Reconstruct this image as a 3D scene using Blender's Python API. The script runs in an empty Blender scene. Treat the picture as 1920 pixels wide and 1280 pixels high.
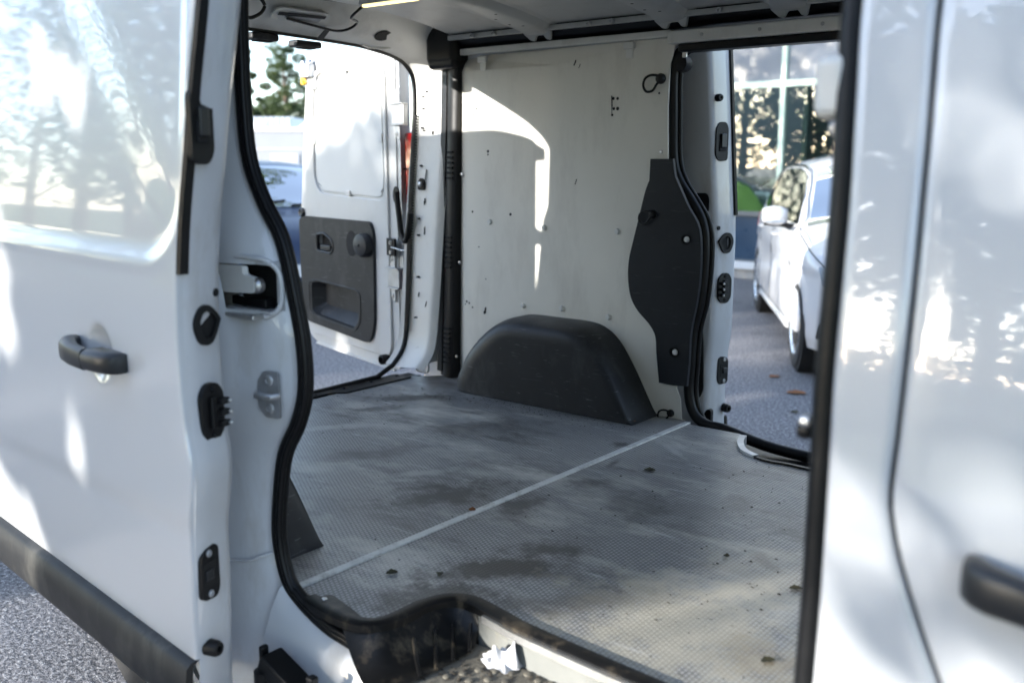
import bpy, bmesh, math, random
from mathutils import Vector, Matrix, noise
from mathutils.geometry import delaunay_2d_cdt
R = math.radians
random.seed(11)
scene = bpy.context.scene
COL = scene.collection

# ------------------------------------------------------------------ camera
FPX, YAW, CAMH = 1835.0, R(38.8), 1.5
PITCH = math.atan(340 / FPX)
cam_d = bpy.data.cameras.new('camera'); cam = bpy.data.objects.new('camera', cam_d); COL.objects.link(cam)
cam.location = (0, 0, CAMH); cam.rotation_euler = (R(90) - PITCH, 0, YAW)
cam_d.sensor_width = 36; cam_d.lens = 36 * FPX / 1920
cam_d.clip_start = 0.05; cam_d.clip_end = 600
cam_d.dof.use_dof = True; cam_d.dof.focus_distance = 2.95; cam_d.dof.aperture_fstop = 2.4
scene.camera = cam
# ------------------------------------------------------------------ sky, sun, exposure
SUN_AZ, SUN_EL = R(23.3), R(10.5)          # light travels towards +y and a little +x
sun_from = Vector((-math.sin(SUN_AZ) * math.cos(SUN_EL), -math.cos(SUN_AZ) * math.cos(SUN_EL), math.sin(SUN_EL)))
world = bpy.data.worlds.new('World'); scene.world = world; world.use_nodes = True
wn = world.node_tree; wn.nodes.clear()
sky = wn.nodes.new('ShaderNodeTexSky'); sky.sky_type = 'NISHITA'; sky.sun_disc = False
sky.sun_elevation = SUN_EL; sky.sun_rotation = R(180) + SUN_AZ
sky.air_density = 0.9; sky.dust_density = 0.6; sky.ozone_density = 1.5; sky.altitude = 50
bg = wn.nodes.new('ShaderNodeBackground'); bg.inputs[1].default_value = 0.15
wo = wn.nodes.new('ShaderNodeOutputWorld')
hz = wn.nodes.new('ShaderNodeHueSaturation'); hz.inputs['Saturation'].default_value = 0.7   # thin milky haze all over the sky
wb = wn.nodes.new('ShaderNodeMix'); wb.data_type = 'RGBA'; wb.blend_type = 'MULTIPLY'; wb.inputs[0].default_value = 1.0; wb.inputs[7].default_value = (0.94, 1.0, 1.09, 1)   # cool daylight balance
wn.links.new(sky.outputs[0], hz.inputs['Color']); wn.links.new(hz.outputs[0], wb.inputs[6]); wn.links.new(wb.outputs[2], bg.inputs[0]); wn.links.new(bg.outputs[0], wo.inputs[0])
sl = bpy.data.lights.new('sun', 'SUN'); sl.energy = 2.5; sl.angle = R(0.55); sl.color = (1.0, 0.965, 0.90)
so = bpy.data.objects.new('sun', sl); COL.objects.link(so); so.location = (-10, -20, 8)
so.rotation_euler = (-sun_from).to_track_quat('-Z', 'Y').to_euler()
vs = scene.view_settings
vs.view_transform = 'Standard'; vs.look = 'None'; vs.gamma = 1.0; vs.use_curve_mapping = False; vs.exposure = 2.4
scene.cycles.max_bounces = 8; scene.cycles.diffuse_bounces = 4; scene.cycles.glossy_bounces = 4
scene.cycles.transparent_max_bounces = 12; scene.cycles.caustics_reflective = False; scene.cycles.caustics_refractive = False

# ------------------------------------------------------------------ measuring: view ray of a photo pixel met with a real plane or surface
fh = Vector((-math.sin(YAW), math.cos(YAW), 0)); rt = Vector((math.cos(YAW), math.sin(YAW), 0)); up0 = Vector((0, 0, 1))
fw = fh * math.cos(PITCH) - up0 * math.sin(PITCH); upv = fh * math.sin(PITCH) + up0 * math.cos(PITCH)
EYE = Vector((0, 0, CAMH))
def ray(u, v): return fw + rt * ((u - 960) / FPX) + upv * ((640 - v) / FPX)
def at(u, v, ax, val):
    r = ray(u, v); i = 'xyz'.index(ax); return EYE + r * ((val - EYE[i]) / r[i])
def atp(u, v, h, n):
    r = ray(u, v); return EYE + r * ((h - EYE).dot(n) / r.dot(n))
def ats(u, v, f, y0=1.1):
    y = y0
    for _ in range(12):
        p = at(u, v, 'y', y); y = f(p.x, p.z)
    return at(u, v, 'y', y)

# ------------------------------------------------------------------ materials
MATS = {}
def nd(nt, t, **k):
    n = nt.nodes.new(t)
    for a, b in k.items(): setattr(n, a, b)
    return n
def ramp(nt, fac, pts):
    n = nt.nodes.new('ShaderNodeValToRGB'); e = n.color_ramp.elements
    while len(e) < len(pts): e.new(0.5)
    for el, (p, c) in zip(e, pts):
        el.position = p; el.color = (c, c, c, 1) if not isinstance(c, tuple) else (*c, 1)
    nt.links.new(fac, n.inputs[0]); return n.outputs[0]
def mixc(nt, f, a, b, mode='MIX'):
    n = nt.nodes.new('ShaderNodeMix'); n.data_type = 'RGBA'; n.blend_type = mode
    for s, v in ((n.inputs[0], f), (n.inputs[6], a), (n.inputs[7], b)):
        if isinstance(v, (int, float)): s.default_value = v
        elif isinstance(v, tuple): s.default_value = (*v, 1)
        else: nt.links.new(v, s)
    return n.outputs[2]
def noise_tex(nt, co, scale, detail=4, rough=0.55, dist=0.0):
    n = nt.nodes.new('ShaderNodeTexNoise'); n.inputs['Scale'].default_value = scale
    n.inputs['Detail'].default_value = detail; n.inputs['Roughness'].default_value = rough; n.inputs['Distortion'].default_value = dist
    nt.links.new(co, n.inputs['Vector']); return n.outputs[0]
def mapping(nt, co, sc=(1, 1, 1), rot=(0, 0, 0), loc=(0, 0, 0)):
    m = nt.nodes.new('ShaderNodeMapping'); m.inputs['Scale'].default_value = sc
    m.inputs['Rotation'].default_value = rot; m.inputs['Location'].default_value = loc
    nt.links.new(co, m.inputs['Vector']); return m.outputs[0]
def bump(nt, h, strength, dist, b):
    n = nt.nodes.new('ShaderNodeBump'); n.inputs['Strength'].default_value = strength; n.inputs['Distance'].default_value = dist
    nt.links.new(h, n.inputs['Height']); nt.links.new(n.outputs[0], b.inputs['Normal'])
def base(name):
    m = bpy.data.materials.new(name); m.use_nodes = True; nt = m.node_tree
    b = nt.nodes['Principled BSDF']; tc = nt.nodes.new('ShaderNodeTexCoord')
    MATS[name] = m; return m, nt, b, tc.outputs['Object']
def mat(name, col, rough=0.5, metal=0.0, coat=0.0, var=0.12, vs_=6.0, dirt=None, bmp=None, spec=0.5, rv=0.1, scratch=0.0):
    """plain principled surface with a soft colour drift, optional dirt (colour, amount, scale), scratches and fine relief"""
    m, nt, b, co = base(name)
    n1 = noise_tex(nt, co, vs_, 5)
    dk = tuple(c * (1 - var) for c in col); lt = tuple(min(1, c * (1 + var * 0.6)) for c in col)
    c = mixc(nt, ramp(nt, n1, [(0.3, 0.0), (0.7, 1.0)]), dk, lt)
    if dirt:
        dc, amt, ds = dirt
        f = ramp(nt, noise_tex(nt, mapping(nt, co, (1, 1, 0.35)), ds, 8, 0.68), [(0.52, 0.0), (0.72, amt)])
        c = mixc(nt, f, c, dc)
    if scratch:
        f = ramp(nt, noise_tex(nt, mapping(nt, co, (2.0, 2.0, 24.0), (0.3, 0.5, 0.2)), 6, 3, 0.5, 1.2), [(0.66, 0.0), (0.70, scratch)])
        c = mixc(nt, f, c, tuple(min(1, x * 2.2 + 0.05) for x in col))
    nt.links.new(c, b.inputs['Base Color'])
    if rv:
        r = nt.nodes.new('ShaderNodeMapRange'); r.inputs[3].default_value = max(0.02, rough - rv); r.inputs[4].default_value = min(1, rough + rv)
        nt.links.new(noise_tex(nt, co, vs_ * 2.3, 4), r.inputs[0]); nt.links.new(r.outputs[0], b.inputs['Roughness'])
    else: b.inputs['Roughness'].default_value = rough
    b.inputs['Metallic'].default_value = metal; b.inputs['Specular IOR Level'].default_value = spec
    b.inputs['Coat IOR'].default_value = 1.8
    b.inputs['Coat Weight'].default_value = coat; b.inputs['Coat Roughness'].default_value = 0.03
    if bmp: bump(nt, noise_tex(nt, co, bmp[0], 3), bmp[1], bmp[2], b)
    return m
# van
mat('paint', (0.56, 0.57, 0.585), 0.3, coat=1.0, var=0.015, vs_=1.0, rv=0.0)
mat('jamb', (0.56, 0.57, 0.59), 0.33, coat=0.4, var=0.05, vs_=4, dirt=((0.36, 0.33, 0.29), 0.55, 9), rv=0.08)
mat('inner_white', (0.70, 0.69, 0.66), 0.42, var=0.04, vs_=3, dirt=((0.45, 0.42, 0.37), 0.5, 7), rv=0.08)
mat('roof_shade_white', (0.46, 0.46, 0.45), 0.45, var=0.06, vs_=3, dirt=((0.3, 0.28, 0.25), 0.5, 7), rv=0.08)  # darker copy of the inner white: roof shade put into the colour
mat('door_inner', (0.60, 0.60, 0.59), 0.35, coat=0.3, var=0.04, vs_=3, dirt=((0.5, 0.45, 0.36), 0.4, 8))
mat('board', (0.74, 0.715, 0.655), 0.42, var=0.035, vs_=5, dirt=((0.42, 0.39, 0.34), 0.35, 5), bmp=(260, 0.05, 0.001), rv=0.06)
mat('white_board', (0.68, 0.68, 0.66), 0.4, var=0.02, rv=0.05)
mat('rubber', (0.0053, 0.0056, 0.0064), 0.42, var=0.3, vs_=14, bmp=(240, 0.15, 0.001), spec=0.3)
mat('black', (0.0060, 0.0060, 0.0067), 0.45, var=0.3, vs_=10, bmp=(300, 0.1, 0.001), spec=0.3)
mat('void', (0.003, 0.003, 0.0035), 0.8, var=0.2)
mat('grey_plastic', (0.0195, 0.0206, 0.0232), 0.44, var=0.22, vs_=8, bmp=(420, 0.25, 0.0012), scratch=0.9, dirt=((0.12, 0.12, 0.12), 0.35, 6), spec=0.3)
mat('dark_trim', (0.0150, 0.0173, 0.0218), 0.45, var=0.15, vs_=8, bmp=(420, 0.25, 0.0012), scratch=0.3, spec=0.3)
mat('cladding', (0.0112, 0.0116, 0.0124), 0.5, var=0.15, vs_=6, bmp=(350, 0.2, 0.001), dirt=((0.12, 0.115, 0.10), 0.4, 9), spec=0.3)
mat('handle', (0.014, 0.015, 0.017), 0.38, var=0.1, bmp=(500, 0.1, 0.0006))
mat('steel', (0.55, 0.55, 0.55), 0.38, metal=1.0, var=0.15, dirt=((0.2, 0.17, 0.13), 0.5, 14))
mat('galv', (0.50, 0.51, 0.53), 0.45, metal=0.8, var=0.2, vs_=12, dirt=((0.25, 0.23, 0.2), 0.5, 10))
mat('alu', (0.70, 0.70, 0.69), 0.36, metal=0.9, var=0.1, dirt=((0.3, 0.27, 0.22), 0.5, 16))
mat('strip_alu', (0.66, 0.67, 0.66), 0.5, metal=0.25, var=0.12, vs_=20, dirt=((0.3, 0.29, 0.27), 0.8, 22))
mat('step_black', (0.0060, 0.0060, 0.0064), 0.40, var=0.3, vs_=12, dirt=((0.16, 0.13, 0.09), 0.55, 16), bmp=(200, 0.2, 0.001), spec=0.3)
mat('step_dirty', (0.16, 0.145, 0.115), 0.8, var=0.35, vs_=22, dirt=((0.05, 0.045, 0.04), 0.9, 18), bmp=(120, 0.5, 0.003))
mat('riser', (0.20, 0.205, 0.195), 0.5, metal=0.2, var=0.12, vs_=10, dirt=((0.2, 0.18, 0.14), 0.6, 14))
mat('red_lens', (0.55, 0.012, 0.012), 0.12, coat=1.0, var=0.1)
mat('wire', (0.005, 0.005, 0.005), 0.5, var=0.1)
mat('paper', (0.52, 0.52, 0.53), 0.85, var=0.03, bmp=(90, 0.2, 0.002))
mat('yellow', (0.80, 0.45, 0.03), 0.4, var=0.05)
mat('leaf_brown', (0.26, 0.10, 0.035), 0.7, var=0.35, vs_=60)
mat('leaf_dark', (0.05, 0.045, 0.02), 0.7, var=0.35, vs_=60)
mat('crumb', (0.035, 0.028, 0.02), 0.9, var=0.5, vs_=40)
m, nt, b, co = base('led'); b.inputs['Base Color'].default_value = (0.9, 0.8, 0.4, 1)
b.inputs['Emission Color'].default_value = (1.0, 0.80, 0.30, 1); b.inputs['Emission Strength'].default_value = 0.55

def floor_material():
    m, nt, b, co = base('floor')
    bk = nt.nodes.new('ShaderNodeTexBrick'); bk.offset = 0.5
    bk.inputs['Scale'].default_value = 1.0; bk.inputs['Mortar Size'].default_value = 0.0026; bk.inputs['Mortar Smooth'].default_value = 0.35
    bk.inputs['Brick Width'].default_value = 0.0125; bk.inputs['Row Height'].default_value = 0.0105
    bk.inputs['Color1'].default_value = (1, 1, 1, 1); bk.inputs['Color2'].default_value = (0.9, 0.9, 0.9, 1); bk.inputs['Mortar'].default_value = (0, 0, 0, 1)
    nt.links.new(mapping(nt, co, rot=(0, 0, R(90))), bk.inputs['Vector'])
    cells = bk.outputs['Color']
    worn = ramp(nt, noise_tex(nt, co, 1.7, 6, 0.6), [(0.32, 0.0), (0.68, 1.0)])
    c = mixc(nt, worn, (0.27, 0.272, 0.274), (0.44, 0.44, 0.43))
    c = mixc(nt, ramp(nt, cells, [(0.1, 0.8), (0.7, 0.0)]), c, (0.07, 0.07, 0.075))
    # pale dust dried in patches and drag scuffs
    dust = ramp(nt, noise_tex(nt, mapping(nt, co, (1.0, 2.2, 1), (0, 0, 0.5)), 2.1, 9, 0.68), [(0.50, 0.0), (0.70, 0.75)])
    c = mixc(nt, dust, c, (0.60, 0.585, 0.53))
    scuff = ramp(nt, noise_tex(nt, mapping(nt, co, (2, 34, 1), (0, 0, 0.35)), 2.6, 4, 0.6, 0.6), [(0.62, 0.0), (0.70, 0.7)])
    c = mixc(nt, scuff, c, (0.55, 0.56, 0.57))
    smear = ramp(nt, noise_tex(nt, mapping(nt, co, (1.2, 2.6, 1), (0, 0, -0.6), (3, 1, 0)), 2.4, 9, 0.72), [(0.53, 0.0), (0.68, 0.85)])
    c = mixc(nt, smear, c, (0.06, 0.058, 0.057))
    # oily dark stains and a beige patch of painted sunlight, each at its place
    wob = noise_tex(nt, co, 9, 9, 0.76)
    def blob(x, y, rx, ry, a, amt, col):
        nonlocal c
        q = mapping(nt, co, (1, 1, 1), (0, 0, 0), (-x, -y, -0.55)); q = mapping(nt, q, (1, 1, 1), (0, 0, -a)); q = mapping(nt, q, (1 / rx, 1 / ry, 0.0))
        ln = nt.nodes.new('ShaderNodeVectorMath'); ln.operation = 'LENGTH'; nt.links.new(q, ln.inputs[0])
        ad = nt.nodes.new('ShaderNodeMath'); ad.operation = 'MULTIPLY_ADD'; nt.links.new(wob, ad.inputs[0]); ad.inputs[1].default_value = 3.4; ad.inputs[2].default_value = -1.7
        sm = nt.nodes.new('ShaderNodeMath'); sm.operation = 'ADD'; nt.links.new(ln.outputs['Value'], sm.inputs[0]); nt.links.new(ad.outputs[0], sm.inputs[1])
        c = mixc(nt, ramp(nt, sm.outputs[0], [(0.35, amt), (1.0, 0.0)]), c, col)
    for (u, v, rx, ry, a, amt, col) in STAINS_AND_SUN:
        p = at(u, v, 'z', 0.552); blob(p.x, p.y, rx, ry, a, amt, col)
    specks = ramp(nt, noise_tex(nt, co, 75, 2, 0.5), [(0.70, 0.0), (0.74, 0.85)])
    c = mixc(nt, specks, c, (0.03, 0.028, 0.025))
    nt.links.new(c, b.inputs['Base Color'])
    rr = nt.nodes.new('ShaderNodeMapRange'); rr.inputs[3].default_value = 0.28; rr.inputs[4].default_value = 0.5
    nt.links.new(noise_tex(nt, co, 5, 5), rr.inputs[0]); nt.links.new(rr.outputs[0], b.inputs['Roughness'])
    b.inputs['Specular IOR Level'].default_value = 0.6
    bump(nt, cells, 0.8, 0.0016, b)
OIL, PALE = (0.016, 0.0155, 0.0155), (0.50, 0.50, 0.48)
STAINS_AND_SUN = [(840, 925, 0.10, 0.24, -0.5, 0.85, OIL), (980, 945, 0.07, 0.10, 0.3, 0.8, OIL), (930, 1065, 0.09, 0.22, -0.75, 0.9, OIL), (1030, 1030, 0.06, 0.14, -0.9, 0.8, OIL), (820, 1120, 0.08, 0.2, -0.7, 0.75, OIL),
          (770, 745, 0.07, 0.24, -0.7, 0.85, OIL), (720, 765, 0.05, 0.14, -0.5, 0.6, OIL), (850, 725, 0.2, 0.08, 0.1, 0.55, (0.08, 0.075, 0.07)), (880, 712, 0.05, 0.05, 0, 0.55, (0.36, 0.24, 0.10)),
          (1165, 833, 0.045, 0.05, 0.2, 0.75, OIL), (1150, 868, 0.02, 0.06, 0.2, 0.7, OIL), (1270, 1180, 0.32, 0.34, 0.0, 0.6, (0.52, 0.475, 0.37)), (1420, 1080, 0.2, 0.25, 0.3, 0.45, (0.48, 0.44, 0.35)), (690, 850, 0.08, 0.22, -0.5, 0.5, OIL), (900, 800, 0.10, 0.25, -0.6, 0.45, OIL), (1060, 1130, 0.07, 0.2, -0.8, 0.5, OIL), (1200, 950, 0.12, 0.16, 0.2, 0.45, OIL), (640, 800, 0.05, 0.2, -0.6, 0.5, PALE), (1430, 1240, 0.1, 0.12, 0.4, 0.5, (0.30, 0.24, 0.15)),  # the largest beige blob paints the sunlit area into the floor colour
          (800, 885, 0.035, 0.13, -0.5, 0.55, PALE), (745, 900, 0.03, 0.08, -0.8, 0.4, PALE), (1270, 850, 0.02, 0.13, 0.9, 0.5, PALE), (1385, 940, 0.05, 0.12, 0.4, 0.4, OIL), (1120, 905, 0.12, 0.05, 0.6, 0.4, OIL),
          (1430, 1050, 0.03, 0.10, 0.9, 0.5, (0.10, 0.08, 0.05)), (1300, 960, 0.15, 0.1, 0.3, 0.35, (0.08, 0.08, 0.08))]
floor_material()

def asphalt_material():
    m, nt, b, co = base('asphalt')
    big = noise_tex(nt, co, 0.35, 6, 0.6); fine = noise_tex(nt, co, 60, 3, 0.75); mid = noise_tex(nt, co, 22, 4, 0.7)
    c = mixc(nt, ramp(nt, big, [(0.35, 0.0), (0.65, 1.0)]), (0.19, 0.185, 0.195), (0.26, 0.25, 0.26))
    c = mixc(nt, ramp(nt, noise_tex(nt, co, 0.9, 7, 0.7), [(0.56, 0.0), (0.66, 0.5)]), c, (0.09, 0.088, 0.092))
    c = mixc(nt, ramp(nt, fine, [(0.38, 0.9), (0.56, 0.0)]), c, (0.045, 0.045, 0.05))
    c = mixc(nt, ramp(nt, fine, [(0.56, 0.0), (0.66, 0.85)]), c, (0.52, 0.51, 0.51))
    nt.links.new(c, b.inputs['Base Color']); b.inputs['Roughness'].default_value = 0.85
    ad = nt.nodes.new('ShaderNodeMath'); ad.operation = 'ADD'; nt.links.new(fine, ad.inputs[0]); nt.links.new(mid, ad.inputs[1])
    bump(nt, ad.outputs[0], 0.6, 0.01, b)
asphalt_material()
def grass_material():
    m, nt, b, co = base('grass')
    c = mixc(nt, noise_tex(nt, co, 0.6, 6), (0.05, 0.09, 0.022), (0.15, 0.17, 0.06)); nt.links.new(c, b.inputs['Base Color'])
    b.inputs['Roughness'].default_value = 0.9; bump(nt, noise_tex(nt, co, 30, 4), 0.8, 0.05, b)
grass_material()
def leaf_material(name, a, c2):
    m, nt, b, co = base(name); g = nt.nodes.new('ShaderNodeNewGeometry')
    c = mixc(nt, g.outputs['Random Per Island'], a, c2); nt.links.new(c, b.inputs['Base Color']); b.inputs['Roughness'].default_value = 0.6
    tr = nt.nodes.new('ShaderNodeBsdfTranslucent'); nt.links.new(c, tr.inputs[0]); mx = nt.nodes.new('ShaderNodeMixShader'); mx.inputs[0].default_value = 0.3
    nt.links.new(b.outputs[0], mx.inputs[1]); nt.links.new(tr.outputs[0], mx.inputs[2]); nt.links.new(mx.outputs[0], nt.nodes['Material Output'].inputs[0])
leaf_material('needles', (0.022, 0.045, 0.016), (0.085, 0.12, 0.035))
leaf_material('leaves', (0.03, 0.06, 0.015), (0.10, 0.15, 0.04))
mat('bark', (0.13, 0.09, 0.06), 0.9, var=0.4, vs_=20, bmp=(30, 0.6, 0.02))
def glass_material(name, tint, refl, rough=0.0, ior=1.5):
    m = bpy.data.materials.new(name); m.use_nodes = True; nt = m.node_tree; nt.nodes.remove(nt.nodes['Principled BSDF']); MATS[name] = m
    t = nt.nodes.new('ShaderNodeBsdfTransparent'); t.inputs[0].default_value = (*tint, 1)
    g = nt.nodes.new('ShaderNodeBsdfGlossy'); g.inputs['Roughness'].default_value = rough
    f = nt.nodes.new('ShaderNodeFresnel'); f.inputs[0].default_value = ior
    a = nt.nodes.new('ShaderNodeMath'); a.operation = 'ADD'; a.use_clamp = True; a.inputs[1].default_value = refl; nt.links.new(f.outputs[0], a.inputs[0])
    mx = nt.nodes.new('ShaderNodeMixShader'); nt.links.new(a.outputs[0], mx.inputs[0]); nt.links.new(t.outputs[0], mx.inputs[1]); nt.links.new(g.outputs[0], mx.inputs[2])
    nt.links.new(mx.outputs[0], nt.nodes['Material Output'].inputs[0])
glass_material('car_glass', (0.12, 0.14, 0.14), 0.02)
glass_material('shop_glass', (0.80, 0.86, 0.82), 0.05)
mat('spandrel', (0.22, 0.24, 0.275), 0.04, var=0.03, rv=0.02, spec=0.7)
mat('mullion', (0.60, 0.74, 0.60), 0.4, var=0.04)
mat('shop_green', (0.32, 0.60, 0.16), 0.5, var=0.05)
mat('shop_blue', (0.025, 0.06, 0.11), 0.3, var=0.1)
mat('shop_grey', (0.16, 0.17, 0.17), 0.5, var=0.1)
mat('shop_white', (0.75, 0.76, 0.76), 0.5, var=0.04)
mat('concrete', (0.36, 0.35, 0.33), 0.85, var=0.2, vs_=4, bmp=(40, 0.3, 0.004))
mat('warehouse', (0.24, 0.255, 0.28), 0.6, var=0.05, vs_=1)
mat('cladding_grey', (0.42, 0.45, 0.50), 0.5, var=0.06)
mat('car_white', (0.55, 0.55, 0.56), 0.3, coat=0.5, var=0.02, rv=0.03)
mat('car_blue', (0.006, 0.018, 0.055), 0.35, coat=0.15, var=0.04, rv=0.03)
mat('car_silver', (0.50, 0.52, 0.55), 0.3, coat=0.5, var=0.03, rv=0.03, metal=0.5)
mat('tyre', (0.02, 0.02, 0.021), 0.75, var=0.2, bmp=(90, 0.3, 0.003))
mat('rim', (0.62, 0.63, 0.65), 0.28, metal=0.9, var=0.06)
mat('chrome', (0.75, 0.75, 0.76), 0.12, metal=1.0, var=0.02, rv=0.02)
mat('headlamp', (0.45, 0.52, 0.60), 0.08, metal=0.3, coat=1.0, var=0.3, vs_=18, rv=0.02)
mat('seat_cloth', (0.03, 0.03, 0.035), 0.8, var=0.2)

# ------------------------------------------------------------------ mesh helpers
ROOT_INV = {}
def tag(o, label=None, cat=None, group=None, kind=None):
    for k, v in (('label', label), ('category', cat), ('group', group), ('kind', kind)):
        if v: o[k] = v
    return o
def root(name, loc, label, cat, group=None, rz=0.0, scale=(1, 1, 1), local=False):
    o = bpy.data.objects.new(name, None); COL.objects.link(o); o.empty_display_size = 0.3
    o.location = loc; o.rotation_euler = (0, 0, rz); o.scale = scale
    M = Matrix.LocRotScale(Vector(loc), o.rotation_euler, Vector(scale))
    ROOT_INV[o.name] = Matrix.Identity(4) if local else M.inverted()
    return tag(o, label, cat, group)
def obj(name, verts, faces, m, parent=None, smooth=True, ang=38, bevel=0.0, seg=2):
    me = bpy.data.meshes.new(name); me.from_pydata([tuple(v) for v in verts], [], faces); me.validate(); me.update()
    if smooth:
        me.polygons.foreach_set('use_smooth', [True] * len(me.polygons)); me.set_sharp_from_angle(angle=R(ang))
    me.materials.append(MATS[m]); o = bpy.data.objects.new(name, me); COL.objects.link(o)
    if parent:
        o.parent = parent
        if parent.name in ROOT_INV: o.matrix_parent_inverse = ROOT_INV[parent.name]
    if bevel:
        md = o.modifiers.new('bevel', 'BEVEL'); md.width = bevel; md.segments = seg; md.limit_method = 'ANGLE'; md.angle_limit = R(35); md.use_clamp_overlap = True
        md.harden_normals = True
    return o
def catmull(pts, n=6, closed=False):
    P = [Vector(p) for p in pts]; out = []; L = len(P); rng = range(L if closed else L - 1)
    for i in rng:
        g = (lambda k: P[k % L]) if closed else (lambda k: P[min(max(k, 0), L - 1)])
        a, b, c, d = g(i - 1), g(i), g(i + 1), g(i + 2)
        for k in range(n):
            t = k / n
            out.append(0.5 * ((2 * b) + (c - a) * t + (2 * a - 5 * b + 4 * c - d) * t * t + (3 * b - a - 3 * c + d) * t ** 3))
    if not closed: out.append(P[-1])
    return out
def rounded(poly, r, n=5):
    out = []; L = len(poly)
    for i in range(L):
        rr = r[i] if isinstance(r, (list, tuple)) else r
        p = Vector(poly[i]).to_2d(); a = Vector(poly[i - 1]).to_2d() - p; b = Vector(poly[(i + 1) % L]).to_2d() - p
        k = min(rr, a.length * 0.49, b.length * 0.49)
        if k < 1e-5: out.append(tuple(p)); continue
        s, e = p + a.normalized() * k, p + b.normalized() * k
        for j in range(n + 1):
            t = j / n; q = s * (1 - t) ** 2 + p * 2 * t * (1 - t) + e * t * t; out.append((q.x, q.y))
    return out
def rrect(a0, b0, a1, b1, r, n=5): return rounded([(a0, b0), (a1, b0), (a1, b1), (a0, b1)], r, n)
def circ(cx, cy, r, n=24, ry=None): return [(cx + r * math.cos(2 * math.pi * i / n), cy + (ry or r) * math.sin(2 * math.pi * i / n)) for i in range(n)]
def plate(name, outer, frame, th, m, parent=None, holes=(), bevel=0.0, grid=0.0, seg=2, ang=38):
    """an outline with holes, extruded; frame(a, b, d) puts it in space, d from 0 (back) to th (front)"""
    vs_, ed, fa = [Vector(p) for p in outer], [], []
    L = len(vs_); ed += [(i, (i + 1) % L) for i in range(L)]
    for h in holes:
        s = len(vs_); vs_ += [Vector(p) for p in h]; ed += [(s + i, s + (i + 1) % len(h)) for i in range(len(h))]
    if grid:
        xs = [p.x for p in vs_[:L]]; ys = [p.y for p in vs_[:L]]
        nx = int((max(xs) - min(xs)) / grid); ny = int((max(ys) - min(ys)) / grid)
        for i in range(1, nx + 1):
            for j in range(1, ny + 1): vs_.append(Vector((min(xs) + (i - 0.47) * grid, min(ys) + (j - 0.47) * grid)))
    r = delaunay_2d_cdt(vs_, ed, [], 2, 1e-6)
    V2, E2, F2 = r[0], r[1], r[2]; n = len(V2)
    def inside(q, poly):
        c = False
        for i in range(len(poly)):
            (xa, ya), (xb_, yb_) = poly[i][:2], poly[i - 1][:2]
            if (ya > q[1]) != (yb_ > q[1]) and q[0] < (xb_ - xa) * (q[1] - ya) / (yb_ - ya) + xa: c = not c
        return c
    F2 = [f for f in F2 if inside(cen := tuple(sum(V2[k][e] for k in f) / len(f) for e in (0, 1)), outer) and not any(inside(cen, h) for h in holes)]
    from collections import Counter
    cnt = Counter(); dirn = {}
    for f in F2:
        for i in range(len(f)):
            a, b = f[i], f[(i + 1) % len(f)]; cnt[frozenset((a, b))] += 1; dirn[frozenset((a, b))] = (a, b)
    V = [frame(p.x, p.y, 0) for p in V2] + [frame(p.x, p.y, th) for p in V2]
    F = [tuple(reversed(f)) for f in F2] + [tuple(k + n for k in f) for f in F2]
    for k, c in cnt.items():
        if c == 1:
            a, b = dirn[k]; F.append((a, b, b + n, a + n))
    o = obj(name, V, F, m, parent, bevel=bevel, seg=seg, ang=ang)
    bm = bmesh.new(); bm.from_mesh(o.data)
    bmesh.ops.delete(bm, geom=[v for v in bm.verts if not v.link_faces], context='VERTS')
    bmesh.ops.recalc_face_normals(bm, faces=bm.faces); bm.to_mesh(o.data); bm.free()
    return o
def fr_y(y, s=-1): return lambda a, b, d: (a, y + s * d, b)         # outline in (x, z); front towards -y
def fr_x(x, s=1): return lambda a, b, d: (x + s * d, a, b)          # outline in (y, z)
def fr_z(z): return lambda a, b, d: (a, b, z + d)                   # outline in (x, y)
def fr_o(o, U, Vv, N):
    o, U, Vv, N = Vector(o), Vector(U), Vector(Vv), Vector(N); return lambda a, b, d: o + U * a + Vv * b + N * d
def box(name, lo, hi, m, parent=None, bevel=0.003, frame=None):
    V = [(x, y, z) for x in (lo[0], hi[0]) for y in (lo[1], hi[1]) for z in (lo[2], hi[2])]
    if frame: V = [frame(*v) for v in V]
    F = [(0, 1, 3, 2), (4, 6, 7, 5), (0, 4, 5, 1), (2, 3, 7, 6), (0, 2, 6, 4), (1, 5, 7, 3)]
    return obj(name, V, F, m, parent, bevel=bevel)
def loft(name, rings, m, parent=None, closed=True, caps=True, ang=38, bevel=0.0):
    n = len(rings[0]); V = [v for r in rings for v in r]; F = []
    for i in range(len(rings) - 1):
        for j in range(n if closed else n - 1):
            a = i * n + j; b = i * n + (j + 1) % n; F.append((a, b, b + n, a + n))
    if caps and closed: F += [tuple(reversed(range(n))), tuple(range((len(rings) - 1) * n, len(rings) * n))]
    return obj(name, V, F, m, parent, ang=ang, bevel=bevel)
def sweep(name, path, prof, m, parent=None, up=(0, 0, 1), closed=False, caps=True, ang=38, taper=None):
    P = [Vector(p) for p in path]; rings = []; L = len(P); up = Vector(up)
    for i in range(L):
        t = (P[(i + 1) % L] - P[i - 1]) if closed else (P[min(i + 1, L - 1)] - P[max(i - 1, 0)])
        t.normalize(); s = t.cross(up)
        if s.length < 1e-4: s = t.cross(Vector((0.3, 1, 0.1)))
        s.normalize(); n = s.cross(t); k = taper(i / (L - 1)) if taper else 1.0
        rings.append([P[i] + s * (a * k) + n * (b * k) for a, b in prof])
    if closed: rings.append(rings[0])
    return loft(name, rings, m, parent, caps=caps and not closed, ang=ang)
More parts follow.
